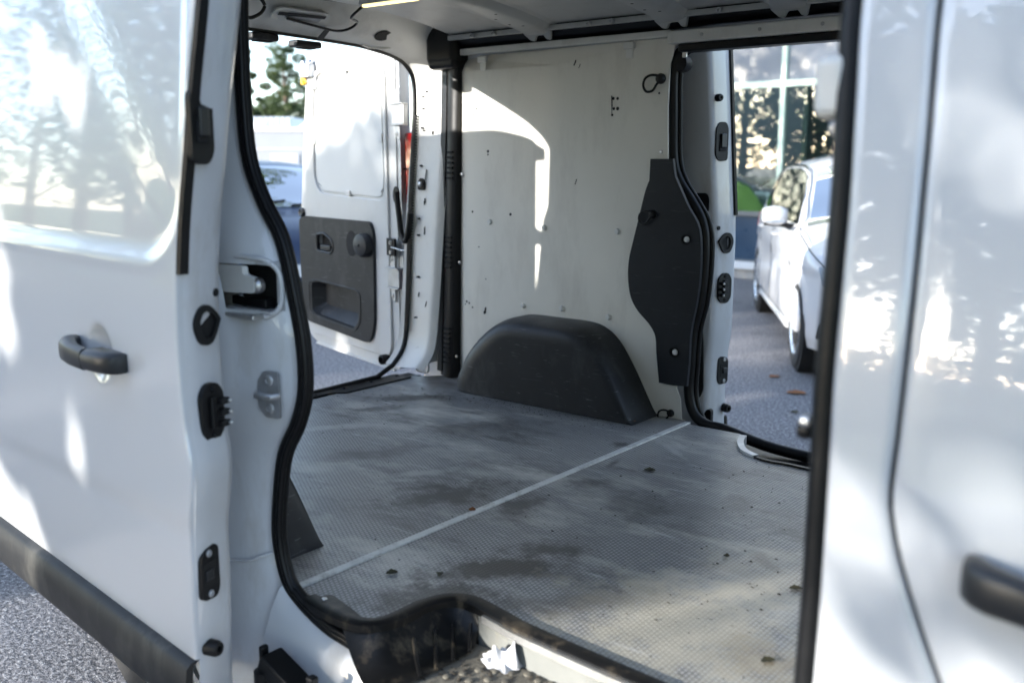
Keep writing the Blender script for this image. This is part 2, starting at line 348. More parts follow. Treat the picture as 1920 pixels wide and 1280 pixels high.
def tube(name, path, r, m, parent=None, n=10, up=(0, 0, 1), closed=False, taper=None):
    return sweep(name, path, circ(0, 0, r, n), m, parent, up, closed, ang=60, taper=taper)
def lathe(name, prof, frame, m, parent=None, n=20, ang=38):
    """prof: (radius, depth) pairs, axis along the frame's third direction"""
    rings = [[frame(r * math.cos(2 * math.pi * j / n), r * math.sin(2 * math.pi * j / n), d) for j in range(n)] for r, d in prof]
    return loft(name, rings, m, parent, ang=ang)
def surf(name, rows, m, parent=None, ang=60, skip=None):
    n = len(rows[0]); V = [v for r in rows for v in r]; F = []
    for i in range(len(rows) - 1):
        for j in range(n - 1):
            if skip and skip(i, j): continue
            F.append((i * n + j, i * n + j + 1, (i + 1) * n + j + 1, (i + 1) * n + j))
    return obj(name, V, F, m, parent, ang=ang)
def sstep(a, b, x):
    t = min(1, max(0, (x - a) / (b - a))); return t * t * (3 - 2 * t)
def interp(tab, x):
    if x <= tab[0][0]: return tab[0][1]
    for (a, va), (b, vb) in zip(tab, tab[1:]):
        if x <= b: return va + (vb - va) * (x - a) / (b - a)
    return tab[-1][1]
def smooth_interp(tab, x):
    """monotone-ish cubic through a table"""
    if x <= tab[0][0]: return tab[0][1]
    if x >= tab[-1][0]: return tab[-1][1]
    for i in range(len(tab) - 1):
        if x <= tab[i + 1][0]: break
    (x0, y0), (x1, y1) = tab[i], tab[i + 1]
    d = (y1 - y0) / (x1 - x0)
    dp = (y0 - tab[i - 1][1]) / (x0 - tab[i - 1][0]) if i > 0 else d
    dn = (tab[i + 2][1] - y1) / (tab[i + 2][0] - x1) if i + 2 < len(tab) else d
    h = x1 - x0; t = (x - x0) / h
    m0 = 0 if dp * d <= 0 else 2 * dp * d / (dp + d); m1 = 0 if dn * d <= 0 else 2 * dn * d / (dn + d)
    return y0 * (1 + 2 * t) * (1 - t) ** 2 + m0 * h * t * (1 - t) ** 2 + y1 * t * t * (3 - 2 * t) + m1 * h * t * t * (t - 1)
def bolt(parent, frame, r=0.009, m='steel', name='bolt', h=0.004):
    return lathe(name, [(r, 0), (r, h * 0.6), (r * 0.8, h), (r * 0.45, h), (r * 0.4, h * 0.5)], frame, m, parent, n=14)
def d_ring(parent, frame, m='black', size=0.05):
    """lashing eye: a bolted lug with a wire loop hanging from it"""
    o = lathe('lashing_eye', [(size * 0.42, 0), (size * 0.42, size * 0.2), (size * 0.3, size * 0.4), (size * 0.12, size * 0.45)], frame, m, parent, n=16)
    pts = [frame(size * a, size * b, size * 0.32) for a, b in ((-0.1, 0.2), (-0.75, 0.3), (-1.3, 0.05), (-1.45, -0.5), (-1.15, -0.95), (-0.6, -0.9), (-0.25, -0.45), (0.0, -0.15))]
    tube('loop', catmull(pts, 5, True), size * 0.10, m, o, n=8, closed=True, up=(0.3, 0.2, 0.9)); return o

# ================================================================== SETTING: ground
def sheet(name, x0, y0, x1, y1, z, m, kind='structure'):
    o = obj(name, [(x0, y0, z), (x1, y0, z), (x1, y1, z), (x0, y1, z)], [(0, 1, 2, 3)], m, smooth=False); return tag(o, kind=kind)
sheet('asphalt_ground', -160, -160, 160, 160, 0.0, 'asphalt')
sheet('lawn', -150, -60, 150, -2.6, 0.004, 'grass')
box_k = box('kerb', (-150, -2.75, 0), (150, -2.6, 0.12), 'concrete'); tag(box_k, kind='structure')

# ================================================================== VAN
VC = 2.23                                             # centre line of the van (y)
van = root('delivery_van', (-1.2, VC, 0), 'white panel van with sliding doors and rear doors open, empty dirty cargo bay', 'van')
WALL = 3.14
def mir(p): return (p[0], 2 * VC - p[1], p[2])
def ident(p): return tuple(p)

# ---- floor boards, with the step wells cut out of the near and the far edge
near_c = [at(u, v, 'z', 0.552) for u, v in ((590, 1118), (650, 1152), (700, 1165), (745, 1155), (800, 1130), (850, 1118), (895, 1124), (950, 1152), (1010, 1183), (1270, 1295))]
near_c = catmull([(p.x, p.y, 0) for p in near_c] + [(-0.6, 1.462, 0), (-0.40, 1.462, 0)], 5)
far_c = [at(u, v, 'z', 0.552) for u, v in ((1392, 821), (1386, 832), (1392, 847), (1415, 859), (1440, 867), (1475, 873), (1540, 887))]
far_c = catmull([(p.x, p.y, 0) for p in far_c] + [(-0.8, 2.865, 0), (-0.40, 2.865, 0)], 4)
STRIP = -1.676
outline = [(STRIP + 0.001, 1.30)] + [(p.x, p.y) for p in near_c] + [(p.x, p.y) for p in reversed(far_c)] + [(-1.46, 3.10), (STRIP + 0.001, 3.10)]
plate('floor_board', outline, fr_z(0.532), 0.02, 'floor', van, bevel=0.0)
plate('floor_board', [(-3.03, 1.30), (STRIP - 0.001, 1.30), (STRIP - 0.001, 3.15), (-2.9, 3.17), (-3.03, 3.04)], fr_z(0.532), 0.0195, 'floor', van)
box('floor_strip', (STRIP - 0.011, 1.31, 0.5505), (STRIP + 0.011, 3.115, 0.556), 'strip_alu', van, bevel=0.0015)
box('chassis', (-3.08, 1.34, 0.27), (1.5, 3.12, 0.47), 'void', van, bevel=0.02)
# rear sill with tread plate
box('rear_sill', (-3.12, 1.34, 0.40), (-3.032, 3.12, 0.545), 'step_black', van, bevel=0.008)
pp = [at(u, v, 'z', 0.558) for u, v in ((590, 748), (628, 738), (640, 730), (770, 703))]
tp = plate('sill_tread', [(-3.10, 1.6), (-3.045, 1.6), (-3.045, 2.60), (-3.0, 2.64), (-3.0, 3.02), (-3.10, 3.02)], fr_z(0.547), 0.011, 'step_black', van, bevel=0.003)
for i in range(9): bolt(tp, fr_o((-3.06, 1.75 + i * 0.155, 0.558), (1, 0, 0), (0, 1, 0), (0, 0, 1)), 0.008, 'black')

# ---- near step well
trimpath = [Vector((p.x, p.y - 0.012, 0.553)) for p in near_c]
sweep('step_edge_trim', trimpath, [(-0.016, -0.01), (0.022, -0.012), (0.022, 0.004), (0.012, 0.009), (-0.014, 0.006)], 'step_black', van)
lip = [Vector((p.x, p.y - 0.036, 0.546)) for p in near_c if p.x > -1.27]
sweep('step_edge_rail', lip, [(-0.006, -0.012), (0.006, -0.012), (0.006, 0.004), (-0.006, 0.004)], 'alu', van)
wall_pts = [Vector((p.x, p.y - 0.033, 0)) for p in near_c]
surf('step_riser', [[(p.x, p.y + d, z) for p in wall_pts if p.x > -1.30] for z, d in ((0.540, 0.0), (0.52, 0.001), (0.47, 0.0))], 'riser', van)
plate('step_tray', [(-1.33, 1.24), (-0.42, 1.24), (-0.42, 1.47), (-1.33, 1.47)], fr_z(0.468), 0.012, 'step_dirty', van)
A = catmull([at(u, v, 'z', 0.546) for u, v in ((640, 1168), (700, 1181), (752, 1166), (806, 1143), (850, 1132), (888, 1138), (905, 1150))], 6)
B = catmull([at(u, v, 'z', 0.486) for u, v in ((690, 1300), (722, 1294), (775, 1276), (812, 1258), (850, 1238), (885, 1217), (900, 1190))], 6)
ramp_rows = []
for k in range(9):
    t = k / 8; ramp_rows.append([(a.x * (1 - t) + b.x * t, a.y * (1 - t) + b.y * t, a.z + (b.z - a.z) * (1 - (1 - t) ** 2.4)) for a, b in zip(A, B)])
rampo = surf('step_ramp', ramp_rows, 'step_black', van)
for j in (14, 19, 24, 29):
    tube('rib', [Vector(ramp_rows[k][j]) + Vector((0, 0, 0.001)) for k in range(2, 9)], 0.004, 'step_black', rampo, n=8)
for u, v in ((838, 1268), (868, 1262), (898, 1256), (928, 1258), (958, 1262), (990, 1264), (880, 1276), (915, 1274), (948, 1278), (1010, 1276), (1035, 1282), (905, 1290), (975, 1292)):
    p = at(u, v, 'z', 0.480); lathe('tread_stud', [(0.009, 0), (0.008, 0.003), (0.003, 0.0045)], fr_o((p.x, p.y, 0.4795), (1, 0, 0), (0, 1, 0), (0, 0, 1)), 'step_dirty', van, n=10)
kick = catmull([at(u, v, 'y', 1.315) for u, v in ((596, 1126), (640, 1158), (690, 1192), (706, 1212), (722, 1245), (740, 1290))], 6)
sweep('sill_kick_plate', kick, [(-0.006, -0.018), (0.006, -0.018), (0.006, 0.01), (-0.006, 0.014)], 'step_black', van, up=(0, 1, 0))
tube('sill_edge_rail', [p + Vector((0.012, 0.02, 0.006)) for p in kick], 0.004, 'alu', van, n=8)
pc = at(608, 1126, 'z', 0.556)
cap = plate('floor_corner_plate', rounded([(pc.x - 0.03, pc.y - 0.02), (pc.x + 0.10, pc.y - 0.035), (pc.x + 0.16, pc.y - 0.02), (pc.x + 0.10, pc.y + 0.004), (pc.x - 0.01, pc.y + 0.03)], 0.015), fr_z(0.553), 0.006, 'step_black', van, bevel=0.002)
bolt(cap, fr_o((pc.x, pc.y, 0.559), (1, 0, 0), (0, 1, 0), (0, 0, 1)), 0.007)
# far step well
trimf = [Vector((p.x, p.y + 0.006, 0.556)) for p in far_c]
kx = [i for i, p in enumerate(trimf) if p.x > -1.30][0]
sweep('step_edge_trim', trimf[:kx + 1], [(-0.012, -0.03), (0.010, -0.03), (0.010, 0.006), (-0.012, 0.006)], 'galv', van)
sweep('step_edge_trim', trimf[kx:], [(-0.006, -0.03), (0.006, -0.03), (0.006, 0.003), (-0.006, 0.003)], 'step_black', van)
wl = [Vector((p.x, p.y + 0.02, 0)) for p in far_c]
surf('step_riser', [[(p.x, p.y, z) for p in wl] for z in (0.548, 0.46)], 'step_black', van)
plate('step_tray', [(-1.50, 2.88), (-0.42, 2.88), (-0.42, 3.24), (-1.50, 3.24)], fr_z(0.462), 0.012, 'step_black', van)

# ---- far wall lining
wl = [(-2.86, 1.922), (-1.775, 1.922)]
right = [(1258, 120), (1254, 200), (1254, 300), (1262, 330), (1290, 390), (1305, 440), (1300, 520), (1290, 600), (1280, 660), (1270, 728), (1277, 748), (1280, 798)]
rp = [at(u, v, 'y', WALL) for u, v in right]
lining = wl + [(p.x, p.z) for p in rp] + [(-1.70, 0.553), (-2.86, 0.553)]
def lin_frame(a, b, d):                                # the sheet bends out towards the rear pillar
    k = max(0, (-2.745 - a) / 0.12); return (a, WALL + 0.055 * k ** 2 - d, b)
board = plate('side_lining', lining, lin_frame, 0.006, 'board', van, grid=0.045)
def wfr(u, v, y=WALL - 0.006):
    p = at(u, v, 'y', y); return fr_o(p, (1, 0, 0), (0, 0, 1), (0, -1, 0))
for u, v in ((919, 416), (1021, 427), (1158, 434), (981, 573), (1054, 578), (1141, 594)):
    lathe('plug', [(0.0115, 0), (0.0115, 0.004), (0.009, 0.009), (0.003, 0.010)], wfr(u, v), 'white_board', board, n=14)
for u, v in ((1240, 285), (866, 327), (862, 492), (856, 668), (951, 662)):
    lathe('rivet', [(0.007, 0), (0.0065, 0.002), (0.003, 0.003)], wfr(u, v), 'steel', board, n=12)
for u, v, r in ((915, 284, .006), (915, 290, .004), (886, 397, .005), (957, 402, .006), (887, 203, .005), (893, 204, .005), (887, 216, .005), (913, 209, .004), (913, 213, .004), (902, 227, .004),
                (1150, 185, .006), (1158, 185, .006), (1151, 204, .006), (1158, 204, .007), (1148, 216, .005), (909, 585, .007), (910, 579, .005), (875, 565, .005), (880, 568, .004), (886, 576, .004), (873, 570, .003), (911, 523, .003), (898, 463, .003), (1236, 175, .004)):
    lathe('screw_hole', [(r, 0.0), (r * 0.9, 0.0012), (r * 0.2, 0.0012)], wfr(u, v), 'void', board, n=9)
for u0, v0, u1, v1, w in ((1147, 180, 1147, 218, .0022), (1078, 346, 1081, 336, .0014), (1076, 123, 1080, 113, .002), (908, 588, 911, 576, .003), (1088, 120, 1085, 128, .001)):
    a, b_ = at(u0, v0, 'y', WALL - 0.0065), at(u1, v1, 'y', WALL - 0.0065)
    tube('scuff_mark', [a, (a + b_) / 2 + Vector((0.001, 0, 0)), b_], w, 'void', board, n=6)
for u, v in ((906, 112), (1181, 86)):
    p = at(u, v, 'y', WALL - 0.006)
    c_ = box('clip', (-0.022, -0.012, 0), (0.022, 0.012, 0.012), 'inner_white', van, 0.003, fr_o(p, (1, 0, 0), (0, 0, 1), (0, -1, 0)))
    box('tongue', (-0.015, -0.045, 0), (0.015, -0.012, 0.003), 'inner_white', c_, 0.002, fr_o(p, (1, 0, 0), (0, 0, 1), (0, -1, 0)))
box('lining_rail', (-2.84, WALL - 0.018, 1.9235), (-1.80, WALL + 0.01, 1.948), 'inner_white', van, 0.003)
rail = box('door_rail', (-1.795, WALL - 0.05, 1.896), (-0.42, WALL + 0.03, 1.938), 'inner_white', van, 0.004)
for x in (-1.66, -1.45, -1.24): bolt(rail, fr_o((x, WALL - 0.05, 1.918), (1, 0, 0), (0, 0, 1), (0, -1, 0)), 0.006)
box('door_rail_seal', (-1.76, WALL - 0.035, 1.868), (-0.42, WALL + 0.03, 1.8955), 'rubber', van, 0.006)
# grey plastic cover
TR = [(1220, 298), (1262, 298), (1266, 330), (1290, 385), (1312, 430), (1314, 500), (1308, 560), (1296, 620), (1292, 680), (1288, 724), (1262, 722), (1236, 717), (1231, 660), (1229, 630), (1218, 608), (1196, 582), (1183, 556), (1178, 520), (1180, 485), (1188, 450), (1199, 405), (1210, 360), (1218, 338)]
tp_ = [at(u, v, 'y', WALL - 0.02) for u, v in TR]
pts = [(p.x, p.z) for p in tp_]
trim = plate('jamb_cover', pts[:2] + [(p.x, p.y) for p in catmull([(a, b, 0) for a, b in pts[2:9]], 4)] + pts[9:12] + [(p.x, p.y) for p in catmull([(a, b, 0) for a, b in pts[12:]], 4)], fr_y(WALL - 0.007), 0.016, 'dark_trim', van, bevel=0.007, seg=3)
for u, v in ((1286, 449), (1264, 660)):
    lathe('fixing_recess', [(0.020, 0), (0.020, 0.002), (0.016, 0.002), (0.015, 0.0)], wfr(u, v, WALL - 0.024), 'void', trim, n=18)
    lathe('fixing_stud', [(0.011, 0), (0.010, 0.004), (0.003, 0.006)], wfr(u + 2, v, WALL - 0.024), 'white_board', trim, n=14)
d_ring(van, wfr(1240, 148), 'black', 0.045)
d_ring(van, wfr(1224, 402, WALL - 0.022), 'black', 0.036)
d_ring(van, wfr(1258, 774), 'black', 0.034)

# ---- wheel arch covers (far one, and its mirror by the near wall)
AO = [(884, 709), (884, 700), (889, 684), (905, 652), (930, 622), (958, 600), (990, 590), (1050, 596), (1108, 604), (1138, 618), (1162, 644), (1186, 688), (1206, 732), (1222, 768), (1230, 790)]
ao = [(at(u, v, 'y', WALL - 0.02).x, max(0.553, at(u, v, 'y', WALL - 0.02).z)) for u, v in AO]
ao = [(ao[0][0], 0.553)] + ao[1:-1] + [(ao[-1][0], 0.553)]
ao = [(p.x, p.y) for p in catmull([(a, b, 0) for a, b in ao], 5)]
cx = (ao[0][0] + ao[-1][0]) / 2
def arch(parent, mp, m):
    rings = []
    for k in range(11):
        a = k / 10 * math.pi / 2; s = 1 - math.cos(a) ** 1.0 if False else (1 - (1 - (k / 10) ** 2.2))
        y = (WALL - 0.006) - 0.182 * math.sin(a) ** 0.85
        zz = 1 - 0.20 * (k / 10) ** 3.2; xl_, xr_ = 1 - 0.25 * (k / 10) ** 2.0, 1 - 0.005 * (k / 10)
        rings.append([mp((cx + (x - cx) * (xl_ if x < cx else xr_ - 0.10 * (k / 10) ** 2.6 * min(1, max(0.0, z - 0.553) / 0.28) ** 2.2), y, 0.553 + (z - 0.553) * zz)) for x, z in ao])
    n = len(ao); V = [v for r in rings for v in r]; F = [(i * n + j, i * n + j + 1, (i + 1) * n + j + 1, (i + 1) * n + j) for i in range(10) for j in range(n - 1)]
    last = rings[-1]; c0 = Vector(mp((cx, WALL - 0.006 - 0.182, 0.553)))
    s0 = len(V); V += [c0 + (Vector(v) - c0) * 0.94 for v in last]; F += [(10 * n + j, 10 * n + j + 1, s0 + j + 1, s0 + j) for j in range(n - 1)]; F.append(tuple(range(s0, s0 + n)))
    return obj('wheel_arch_cover', V, F, m, parent, ang=70)
archo = arch(van, ident, 'grey_plastic')
arch(van, mir, 'grey_plastic')
# near wall lining and outer quarter (behind the slid-back door)
plate('side_lining', [(-2.95, 0.553), (-1.78, 0.553), (-1.80, 1.0), (-1.90, 1.5), (-1.90, 1.93), (-2.95, 1.93)], fr_y(2 * VC - WALL, 1), 0.006, 'board', van)
plate('quarter_panel', rounded([(-3.16, 0.3), (-1.86, 0.3), (-1.92, 1.98), (-3.12, 1.98)], 0.04), fr_y(1.31, -1), 0.02, 'paint', van, bevel=0.006)
plate('quarter_panel', rounded([(-3.16, 0.3), (-1.98, 0.3), (-1.98, 1.98), (-3.12, 1.98)], 0.04), fr_y(3.26, 1), 0.03, 'paint', van, bevel=0.006)
box('inner_side_frame', (-2.0, 3.17, 0.3), (-1.86, 3.25, 1.95), 'void', van, 0.004)

# ---- near door jamb (C pillar), its pocket, striker, seals
SEAL = [(437, -60), (437, 0), (445, 100), (455, 200), (470, 300), (500, 380), (535, 450), (560, 560), (575, 650), (578, 730), (565, 790), (540, 850), (530, 940), (530, 1010), (545, 1080), (570, 1120), (620, 1170), (680, 1210), (730, 1260), (750, 1280)]
sp = [at(u, v, 'y', 1.29) for u, v in SEAL]
xs_tab = sorted([(p.z, p.x - 0.012) for p in sp[:16]])
def xs(z): return smooth_interp(xs_tab, z)
zr = [0.26 + 0.03 * i for i in range(10)] + [0.545 + 0.0225 * i for i in range(29)] + [1.192, 1.215, 1.24, 1.265, 1.288] + [1.31 + 0.025 * i for i in range(28)]
cols = ((-0.42, 1.27), (-0.30, 1.215), (-0.23, 1.188), (-0.18, 1.186), (-0.155, 1.192), (-0.14, 1.214), (-0.12, 1.224), (-0.07, 1.238), (-0.035, 1.254), (-0.015, 1.272), (0.0, 1.29), (0.006, 1.302), (-0.03, 1.315), (-0.22, 1.40))
rows = []
for z in zr:
    zz = max(z, 0.60); r = []
    for i, (dx, y) in enumerate(cols):
        bul = 0.012 * math.exp(-((z - 1.32) / 0.10) ** 2) if i in (6, 7, 8) else 0
        k = 1.0 + (0.35 * sstep(1.25, 1.45, z) if i in (7, 8) else 0)
        y2 = y + (0.03 * sstep(0.85, 0.55, z) if i < 4 else 0) + 0.04 * max(0, (z - 1.3) / 0.7) ** 1.6
        r.append((xs(zz) + dx * (k if dx < -0.02 else 1), y2 - bul, z))
    rows.append(r)
zi = [i for i, z in enumerate(zr) if 1.19 < z < 1.28]
jamb = surf('door_jamb', rows, 'jamb', van, skip=lambda i, j: i in zi and 5 <= j <= 8)
zc = 1.24; x0, x1 = xs(zc) - 0.145, xs(zc) - 0.013
pk = box('roller_pocket', (x0 - 0.02, 1.285, 1.185), (x1 + 0.01, 1.29, 1.295), 'void', van, 0)
for lo, hi in (((x0 - 0.02, 1.24, 1.288), (x1, 1.286, 1.294)), ((x0 - 0.02, 1.24, 1.186), (x1, 1.286, 1.192)), ((x1 - 0.004, 1.262, 1.19), (x1 + 0.004, 1.286, 1.29))):
    box('pocket_wall', lo, hi, 'jamb', pk, 0.001)
fr = catmull([(x0 - 0.03, 1.222, 1.302), (x1 - 0.05, 1.232, 1.303), (x1 - 0.012, 1.246, 1.296), (x1 + 0.006, 1.262, 1.27), (x1 + 0.008, 1.263, 1.21), (x1 - 0.01, 1.25, 1.184), (x1 - 0.05, 1.235, 1.178), (x0 - 0.03, 1.222, 1.178)], 6)
tube('pocket_rim', fr, 0.006, 'jamb', pk, n=8, up=(0, 1, 0))
arm = plate('roller_arm', rounded([(x0 - 0.05, 1.285), (x0 + 0.075, 1.285), (x0 + 0.075, 1.268), (x1 - 0.02, 1.262), (x1 - 0.02, 1.232), (x0 + 0.05, 1.228), (x0 - 0.05, 1.224)], 0.008), fr_y(1.232), 0.014, 'inner_white', van, bevel=0.003)
lathe('roller', [(0.0, 0), (0.015, 0), (0.016, 0.012), (0.0105, 0.018), (0.010, 0.006), (0.0, 0.006)], fr_o((x1 - 0.022, 1.236, 1.247), (1, 0, 0), (0, 0, 1), (0, -1, 0)), 'steel', arm, n=18)
box('rail_insert', (x0 - 0.02, 1.255, 1.194), (x1 - 0.035, 1.28, 1.214), 'black', pk, 0.003)
box('rail_lip', (x0 - 0.03, 1.21, 1.176), (x1 - 0.02, 1.25, 1.186), 'alu', pk, 0.003)
# striker on the jamb
ps = at(502, 740, 'y', 1.235)
sfr = fr_o(ps + Vector((0, 0.008, 0)), Vector((0.97, 0.22, 0)), (0, 0, 1), Vector((0.22, -0.97, 0)))
st = plate('striker', rounded([(-0.03, -0.028), (-0.012, -0.05), (0.026, -0.05), (0.026, 0.05), (-0.012, 0.05), (-0.03, 0.028)], 0.006), sfr, 0.006, 'galv', van, bevel=0.002)
for b_ in (-0.03, 0.03): bolt(st, lambda a, b, d, q=b_: sfr(a, b + q, d + 0.006), 0.012, 'galv')
tube('striker_bar', [sfr(-0.03, 0, 0.006), sfr(-0.02, 0, 0.022), sfr(0.02, 0, 0.022), sfr(0.026, 0, 0.006)], 0.007, 'galv', st, n=10)
# weld seam low on the jamb
z_ = 0.62
tube('sealant_bead', catmull([(xs(0.62) - 0.135, 1.204, 0.615), (xs(0.62) - 0.06, 1.234, 0.62), (xs(0.62) - 0.03, 1.247, 0.632), (xs(0.62) - 0.01, 1.27, 0.64)], 5), 0.0035, 'jamb', jamb, n=6)
tube('sealant_bead', catmull([(xs(0.62) - 0.135, 1.204, 0.615), (xs(0.62) - 0.13, 1.205, 0.55), (xs(0.62) - 0.12, 1.206, 0.46)], 5), 0.003, 'jamb', jamb, n=6)
# sill under the opening
full = [Vector((p.x, 1.285, p.z)) for p in sp[14:]] + [Vector((-1.25, 1.285, 0.432)), Vector((-1.0, 1.285, 0.425)), Vector((-0.42, 1.285, 0.425))]
lowp = catmull(full, 5)
srows = []
for d, y, zf in ((0, 1.30, 0.0), (0.0, 1.285, -0.004), (0.02, 1.262, 0.0), (0.07, 1.245, 0.0), (0.14, 1.235, 0.0), (0.2, 1.23, 0.0)):
    srows.append([(p.x - d * 0.25 * (1 if p.x < -1.35 else 0), y, max(0.24, p.z - d) + zf) for p in lowp])
surf('sill_panel', srows, 'jamb', van)
path = [Vector((p.x, 1.283 + 0.04 * max(0, (p.z - 1.3) / 0.7) ** 1.6, p.z)) for p in sp] + [Vector((-1.25, 1.283, 0.438)), Vector((-1.0, 1.283, 0.43)), Vector((-0.55, 1.283, 0.43)), Vector((-0.46, 1.275, 0.47)), Vector((-0.445, 1.27, 0.6))]
path = catmull(path, 5)
sprof = [(0.017 * math.cos(a) + 0.003 * math.cos(2 * a), 0.017 * math.sin(a)) for a in [2 * math.pi * i / 14 for i in range(14)]]
near_seal = sweep('door_seal', path, sprof, 'rubber', van, up=(0, 1, 0), ang=70)
tube('seal_lip', [p + Vector((0.012 if p.z > 0.56 else 0.0, -0.010, 0.0 if p.z > 0.56 else 0.012)) for p in path], 0.008, 'rubber', near_seal, n=8, up=(0, 1, 0))
# lower guide rail end under the jamb
gp = at(556, 1290, 'y', 1.19)
lg = box('lower_guide', (-0.10, -0.03, -0.02), (0.06, 0.03, 0.025), 'black', van, 0.008, fr_o(gp, Vector((0.93, 0, -0.36)), Vector((0, 1, 0)), Vector((0.36, 0, 0.93))))
box('guide_plate', (-0.09, -0.035, 0.026), (0.03, 0.02, 0.034), 'step_black', lg, 0.003, fr_o(gp, Vector((0.93, 0, -0.36)), Vector((0, 1, 0)), Vector((0.36, 0, 0.93))))
lathe('guide_roller', [(0.0, 0), (0.020, 0), (0.020, 0.026), (0.010, 0.03)], fr_o(gp + Vector((-0.085, -0.02, -0.005)), (1, 0, 0), (0, 1, 0), (0, 0, 1)), 'black', lg, n=18)
box('guide_hook', (-0.100, -0.02, -0.04), (-0.086, 0.0, 0.072), 'black', lg, 0.005, fr_o(gp, (1, 0, 0), (0, 1, 0), (0, 0, 1)))
box('guide_stop', (0.055, -0.02, 0.0), (0.075, 0.0, 0.055), 'black', lg, 0.004, fr_o(gp, (1, 0, 0), (0, 1, 0), (0, 0, 1)))
box('guide_arm', (0.04, -0.02, -0.05), (0.26, 0.02, -0.02), 'black', lg, 0.006, fr_o(gp, Vector((0.9, 0, -0.43)), Vector((0, 1, 0)), Vector((0.43, 0, 0.9))))

# ---- far door opening seal
FS = [(1330, 84), (1296, 88), (1272, 104), (1263, 140), (1262, 220), (1263, 300), (1274, 340), (1298, 380), (1316, 415), (1322, 455), (1319, 520), (1312, 570), (1300, 620), (1295, 680), (1292, 735), (1302, 775), (1325, 796), (1362, 806)]
fp = [at(u, v, 'y', 3.165) for u, v in FS] + [Vector((-1.35, 3.17, 0.50)), Vector((-1.0, 3.17, 0.49)), Vector((-0.5, 3.17, 0.49))]
fpath = catmull(fp, 5)
fs = sweep('door_seal', fpath, [(0.020 * math.cos(a), 0.020 * math.sin(a)) for a in [2 * math.pi * i / 14 for i in range(14)]], 'rubber', van, up=(0, 1, 0), ang=70)
tube('seal_lip', [p + Vector((0.022 if p.z > 0.56 else 0, 0.012, 0)) for p in fpath], 0.010, 'rubber', fs, n=8, up=(0, 1, 0))
pj = at(1285, 120, 'y', 3.2)
hg = lathe('rail_bracket', [(0.0, 0), (0.03, 0), (0.034, 0.02), (0.03, 0.045), (0.012, 0.05)], fr_o(pj, (1, 0, 0), (0, 0, 1), (0, -1, 0)), 'black', van, n=16)
box('bracket_pin', (-0.008, -0.03, 0.0), (0.008, 0.03, 0.012), 'alu', hg, 0.003, fr_o(at(1286, 92, 'y', 3.14), (1, 0, 0), (0, 0, 1), (0, -1, 0)))

# ---- sliding doors (the near one and, mirrored, the far one)
def door_y(x, z): return 1.0 + 0.11 * (-1.6 - x) + 0.05 * max(0, (z - 1.15) / 0.75) ** 1.8 + 0.02 * max(0, (0.75 - z) / 0.4) ** 1.5
EDGE = [(372, -90), (366, 0), (352, 150), (341, 300), (332, 420), (329, 520), (332, 650), (345, 800), (358, 890), (357, 950), (353, 1010), (357, 1100), (362, 1240), (365, 1330)]
ep = [ats(u, v, door_y) for u, v in EDGE]
xf_tab = sorted([(p.z, p.x) for p in ep])
def xf(z): return smooth_interp(xf_tab, z)
ZB = ats(362, 1240, door_y).z                          # top of the lower cladding
ww_x, ww_z = ats(343, 100, door_y).x, ats(60, 447, door_y).z
hp = ats(190, 662, door_y)
def far_map(p): return (p[0] - 0.085, 2 * VC - p[1], p[2])
FEDGE = [(1366, 20), (1370, 70), (1374, 180), (1377, 300), (1380, 450), (1374, 600), (1364, 700), (1361, 760), (1361, 830)]
fxf_tab = sorted([(p.z, p.x + 0.085) for p in (ats(u, v, lambda x, z: 2 * VC - door_y(x + 0.085, z), 3.4) for u, v in FEDGE)])
